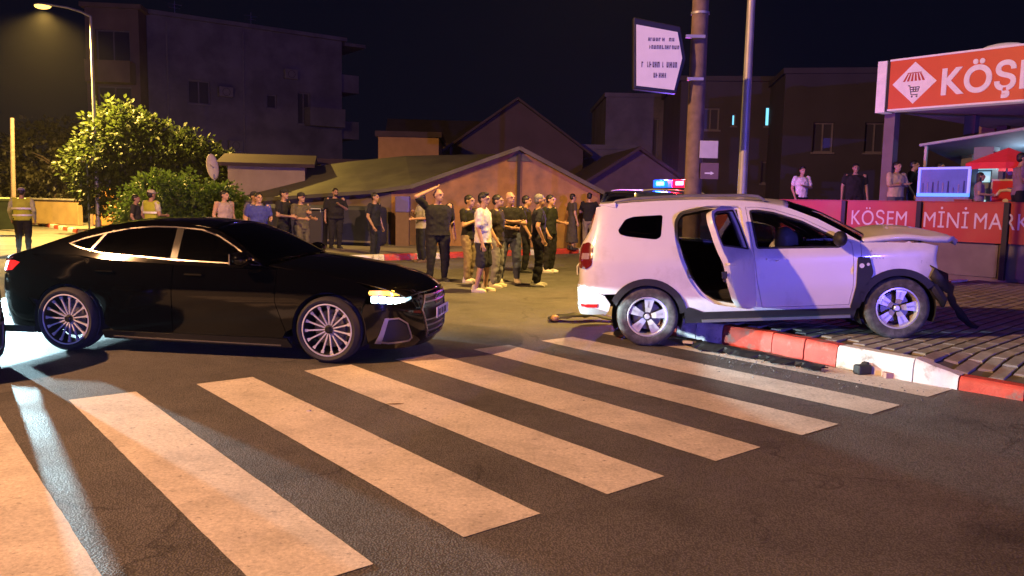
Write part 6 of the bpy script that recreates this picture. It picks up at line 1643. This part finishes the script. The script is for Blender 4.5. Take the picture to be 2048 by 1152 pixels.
# people on the terrace
TZ = 1.04
def tp_(s, d): q = sp(s, d, TZ); return q
person(tp_(-5.16, .6), 10, 'person in a white shirt behind the banner right of the crashed car roof', ('tee', 'white', (.6, .55, .5)), TRB, DSH, ('crossed', 'relax'), 1.62, 'tuft', SKIN)
person(tp_(-3.65, .55), -10, 'man in a black shirt with yellow collar leaning on the red banner', BLK(), TRB, DSH, ('down', 'down'), 1.66, 'short', SKIN2, 1.12)
person(tp_(-2.58, .5), 20, 'man in a cream shirt with arms crossed beside the shop pillar', ('loose', 'cream2', (.50, .40, .26)), TRG, DSH, ('crossed', 'crossed'), 1.68, 'short', SKIN, 1.05)
person(tp_(-2.6, 1.4), 50, 'person in grey half hidden beside the cream shirted man', CHAR(), TRG, DSH, ('fwd', 'relax'), 1.75, 'short', SKIN)
person(tp_(-2.07, 1.6), 40, 'person behind the blue fridge with only head and shoulders showing', ('tee', 'grey_blue', (.14, .15, .18)), TRG, DSH, ('relax', 'relax'), 1.70, 'short', SKIN)
person(tp_(-.68, .45), 60, 'girl with long dark hair bending at the shop goods', ('tee', 'lilac', (.26, .20, .25)), TRB, DSH, ('fwd', 'fwd'), 1.40, 'long', SKIN)
person(tp_(.12, .45), 75, 'person in a mauve top reaching toward the red cloth at the right edge', ('tee', 'mauve', (.24, .16, .20)), TRB, DSH, ('reach', 'fwd'), 1.80, 'short', SKIN, 1.1)
# ------------------------------------------------------------------ wreckage and litter
def shard(name, label, loc, pts, m, thick=.012, rz=0.0, tilt=(0, 0), cat='debris', group=None):
    o = MB().prism(pts, thick).build(name, m, None, bevel=.002)
    o.location = loc; o.rotation_euler = (tilt[0], tilt[1], rz)
    return tag(o, label, cat, group)
# long bumper skin along the kerb
bp = empty('bumper_wreck', (2.05, 9.28, 0.01), R(-51), 'long torn black bumper strip lying along the foot of the kerb', 'debris')
V = []; F = []; n = 34; r_ = random.Random(3)
for i in range(n + 1):
    x = 1.72 * i / n; w = .20 * (1 - .35 * (i / n)) * (1 if 1 < i < n - 1 else .5)
    for q in range(5):
        a = q / 4
        V.append((x + r_.uniform(-.02, .02), -w * .7 + w * a * 1.3 + .03 * math.sin(i * .7) + (r_.uniform(-.05, .05) if q in (0, 4) else r_.uniform(-.012, .012)), .012 + .065 * math.sin(math.pi * a) * (1 - .4 * i / n) + .012 * (q == 4) * abs(math.sin(i * .9)) + r_.uniform(0, .012)))
for i in range(n):
    for q in range(4): F.append((i * 5 + q, i * 5 + q + 1, i * 5 + q + 6, i * 5 + q + 5))
o = MB().add(V, F).build('skin', mat('torn_black', (0.008, 0.008, 0.009), .55), bp); o.modifiers.new('s', 'SOLIDIFY').thickness = .01
for k in range(3):
    x = .25 + .5 * k
    MB().tube([(x, .02, .03), (x + .14, -.05 + .03 * k, .05), (x + .30, -.03, .03), (x + .38, .02, .02)], [.012, .014, .012, .006], 7).build('bracket', BLACKP, bp)
MB().box((.06, -.06, .05), (.12, .07, .03), R(20)).build('torn_clip', mat('clip_cream', (.45, .42, .3), .6), bp, bevel=.005)
# paper and plate on the pavement
shard('paper_sheet', 'white folded paper on the pavers in front of the crashed car', (4.86, 8.72, .165), [(-.16, -.06), (.15, -.08), (.17, .07), (-.12, .09)], mat('paper', (.68, .68, .72), .7), .004, R(18), (R(6), R(-9)))
shard('paper_scrap', 'small crumpled white scrap left of the folded paper', (4.66, 8.60, .16), [(-.07, -.03), (.05, -.05), (.08, .02), (0, .06), (-.06, .04)], mat('paper', (.68, .68, .72), .7), .012, R(50), (R(12), R(8)))
# chunk by the kerb and rubble
ck = empty('plastic_chunk', (3.47, 7.86, .0), R(20), 'black plastic chunk lying on the white bar by the kerb', 'debris')
MB().box((0, 0, .05), (.16, .10, .10)).build('housing', BLACKP, ck, bevel=.02)
MB().box((.06, .03, .09), (.09, .06, .05), R(30)).build('flap', BLACKP, ck, bevel=.01)
shard('brick_shard', 'pinkish kerb fragment beside the black plastic chunk', (3.68, 7.72, .0), [(-.07, -.04), (.06, -.05), (.09, .02), (.01, .06), (-.06, .04)], mat('kerb_chip', (.42, .26, .22), .9), .055, R(10))
lp = empty('torn_liner', (.70, 11.0, .0), R(8), 'dark torn wheel liner on the road left of the crashed car', 'debris')
V = []; F = []
for i in range(13):
    t = i / 12; 
    for q in range(4):
        a = q / 3; V.append((1.0 * t - .2 + r_.uniform(-.03, .03), -.12 + .26 * a + .05 * math.sin(i), .02 + .10 * math.sin(math.pi * t) * (.5 + .5 * math.sin(a * 3)) + r_.uniform(0, .03)))
for i in range(12):
    for q in range(3): F.append((i * 4 + q, i * 4 + q + 1, i * 4 + q + 5, i * 4 + q + 4))
MB().add(V, F).build('liner', BLACKP, lp, smooth=True).modifiers.new('s', 'SOLIDIFY').thickness = .01
MB().ell((-.12, -.08, .06), (.06, .05, .045), 10, 7).build('lamp_bit', mat('amber_bit', (.45, .25, .08), .4), lp, smooth='all')
shard('dry_leaf', 'small dry leaf on the third zebra bar', (-.92, 6.35, .006), [(-.07, -.008), (0, -.016), (.07, .004), (.01, .014)], mat('dry_leaf', (.12, .06, .03), .8), .003, R(5))
shard('stone_chip', 'pale pebble alone on the dark road at lower right', (3.11, 4.45, .0), [(-.025, -.02), (.02, -.025), (.03, .01), (0, .025), (-.025, .015)], mat('stone_pale', (.5, .46, .38), .8), .02, 0)
shard('stone_chip', 'tiny pale chip on the dark gap below the second zebra bar', (-1.55, 6.1, .0), [(-.014, -.012), (.012, -.015), (.018, .006), (0, .014)], mat('stone_pale', (.5, .46, .38), .8), .012, 0)
# scattered glass and grit nobody could count
g = MB(); r_ = random.Random(12)
for i in range(240):
    s = r_.betavariate(2, 2); side = r_.gauss(.25, .28)
    c = Vector((2.0, 9.3)) + Vector((.629, -.777)) * (s * 3.2 - .2) + Vector((-.777, -.629)) * abs(side)
    z = .005; q = r_.uniform(.004, .013); a = r_.uniform(0, 6)
    g.add([(c.x + q * math.cos(a + t * 2.1), c.y + q * math.sin(a + t * 2.1), z) for t in range(3)] + [(c.x, c.y, z + q * r_.uniform(.4, 1.2))], [(0, 1, 3), (1, 2, 3), (2, 0, 3)])
tag(g.build('glass_grit', mat('grit', (.13, .13, .14), .3, vary=.5, vscale=40)), 'broken glass and grit scattered along the kerb', 'debris', kind='stuff')
# oil stain under the nose (soaked ground)
# ------------------------------------------------------------------ cars whose lights reach the scene from outside the picture
p2c = copy_tree(pol); p2c.location = (9.0, -17.0, 0); p2c.rotation_euler = (0, 0, R(150))
p2c['label'] = 'patrol car with blue roof lights parked behind the photographer'
for ch in p2c.children:
    if ch.type == 'LIGHT':
        ch.data = ch.data.copy(); ch.data.energy = P_BLUE_BEHIND if 'blue' in ch.name else 120.0
p3c = copy_tree(pol); p3c.location = (-11.87, 16.07, 0); p3c.rotation_euler = (0, 0, R(-50))
p3c['label'] = 'patrol car with dazzling headlights just outside the left picture edge'
for ch in list(p3c.children):
    if ch.type == 'LIGHT': bpy.data.objects.remove(ch)
for y in (-.62, .62):
    light('headlight_beam', 'SPOT', (3.56, y, .82), P_LEFT_HEAD, (.58, .90, 1.0), p3c, radius=.05, target=(13.5, y, -1.4), spot=30, blend=.3, wide=2.2)

# dark car whose nose is cut off by the left edge
ec = copy_tree(sed); hd_ = R(-40)
ec['label'] = 'dark car whose front corner is cut off by the left picture edge'
nose = Vector((-4.93, 6.50, 0)); ec.location = nose - Vector((math.cos(hd_), math.sin(hd_), 0)) * 3.70; ec.rotation_euler = (0, 0, hd_)
DULL = mat('lamp_off', (0.05, 0.05, 0.055), .3)
def switch_off(o):
    for ch in list(o.children):
        if ch.type == 'LIGHT': bpy.data.objects.remove(ch); continue
        if ch.type == 'MESH' and ch.name.split('.')[0] in ('indicator_strip', 'led_lens', 'tail_light'):
            ch.material_slots[0].link = 'OBJECT'; ch.material_slots[0].material = DULL
        switch_off(ch)
switch_off(ec)
# ------------------------------------------------------------------ thin haze added to stand in for lens bloom round the lamps
hz = MB().box2((-60, -32, -1.0), (62, 62, 14.0)).build('haze', bpy.data.materials.new('bloom_haze'), None)
hm = hz.data.materials[0]; hm.use_nodes = True
hn = hm.node_tree.nodes; hn.remove(hn['Principled BSDF'])
pv = hn.new('ShaderNodeVolumePrincipled'); pv.inputs['Color'].default_value = (0.9, 0.9, 0.9, 1); pv.inputs['Density'].default_value = HAZE; pv.inputs['Anisotropy'].default_value = 0.55
hm.node_tree.links.new(pv.outputs[0], hn['Material Output'].inputs['Volume'])
tag(hz, 'thin haze added to give the lamps a bloom', 'haze', kind='stuff')
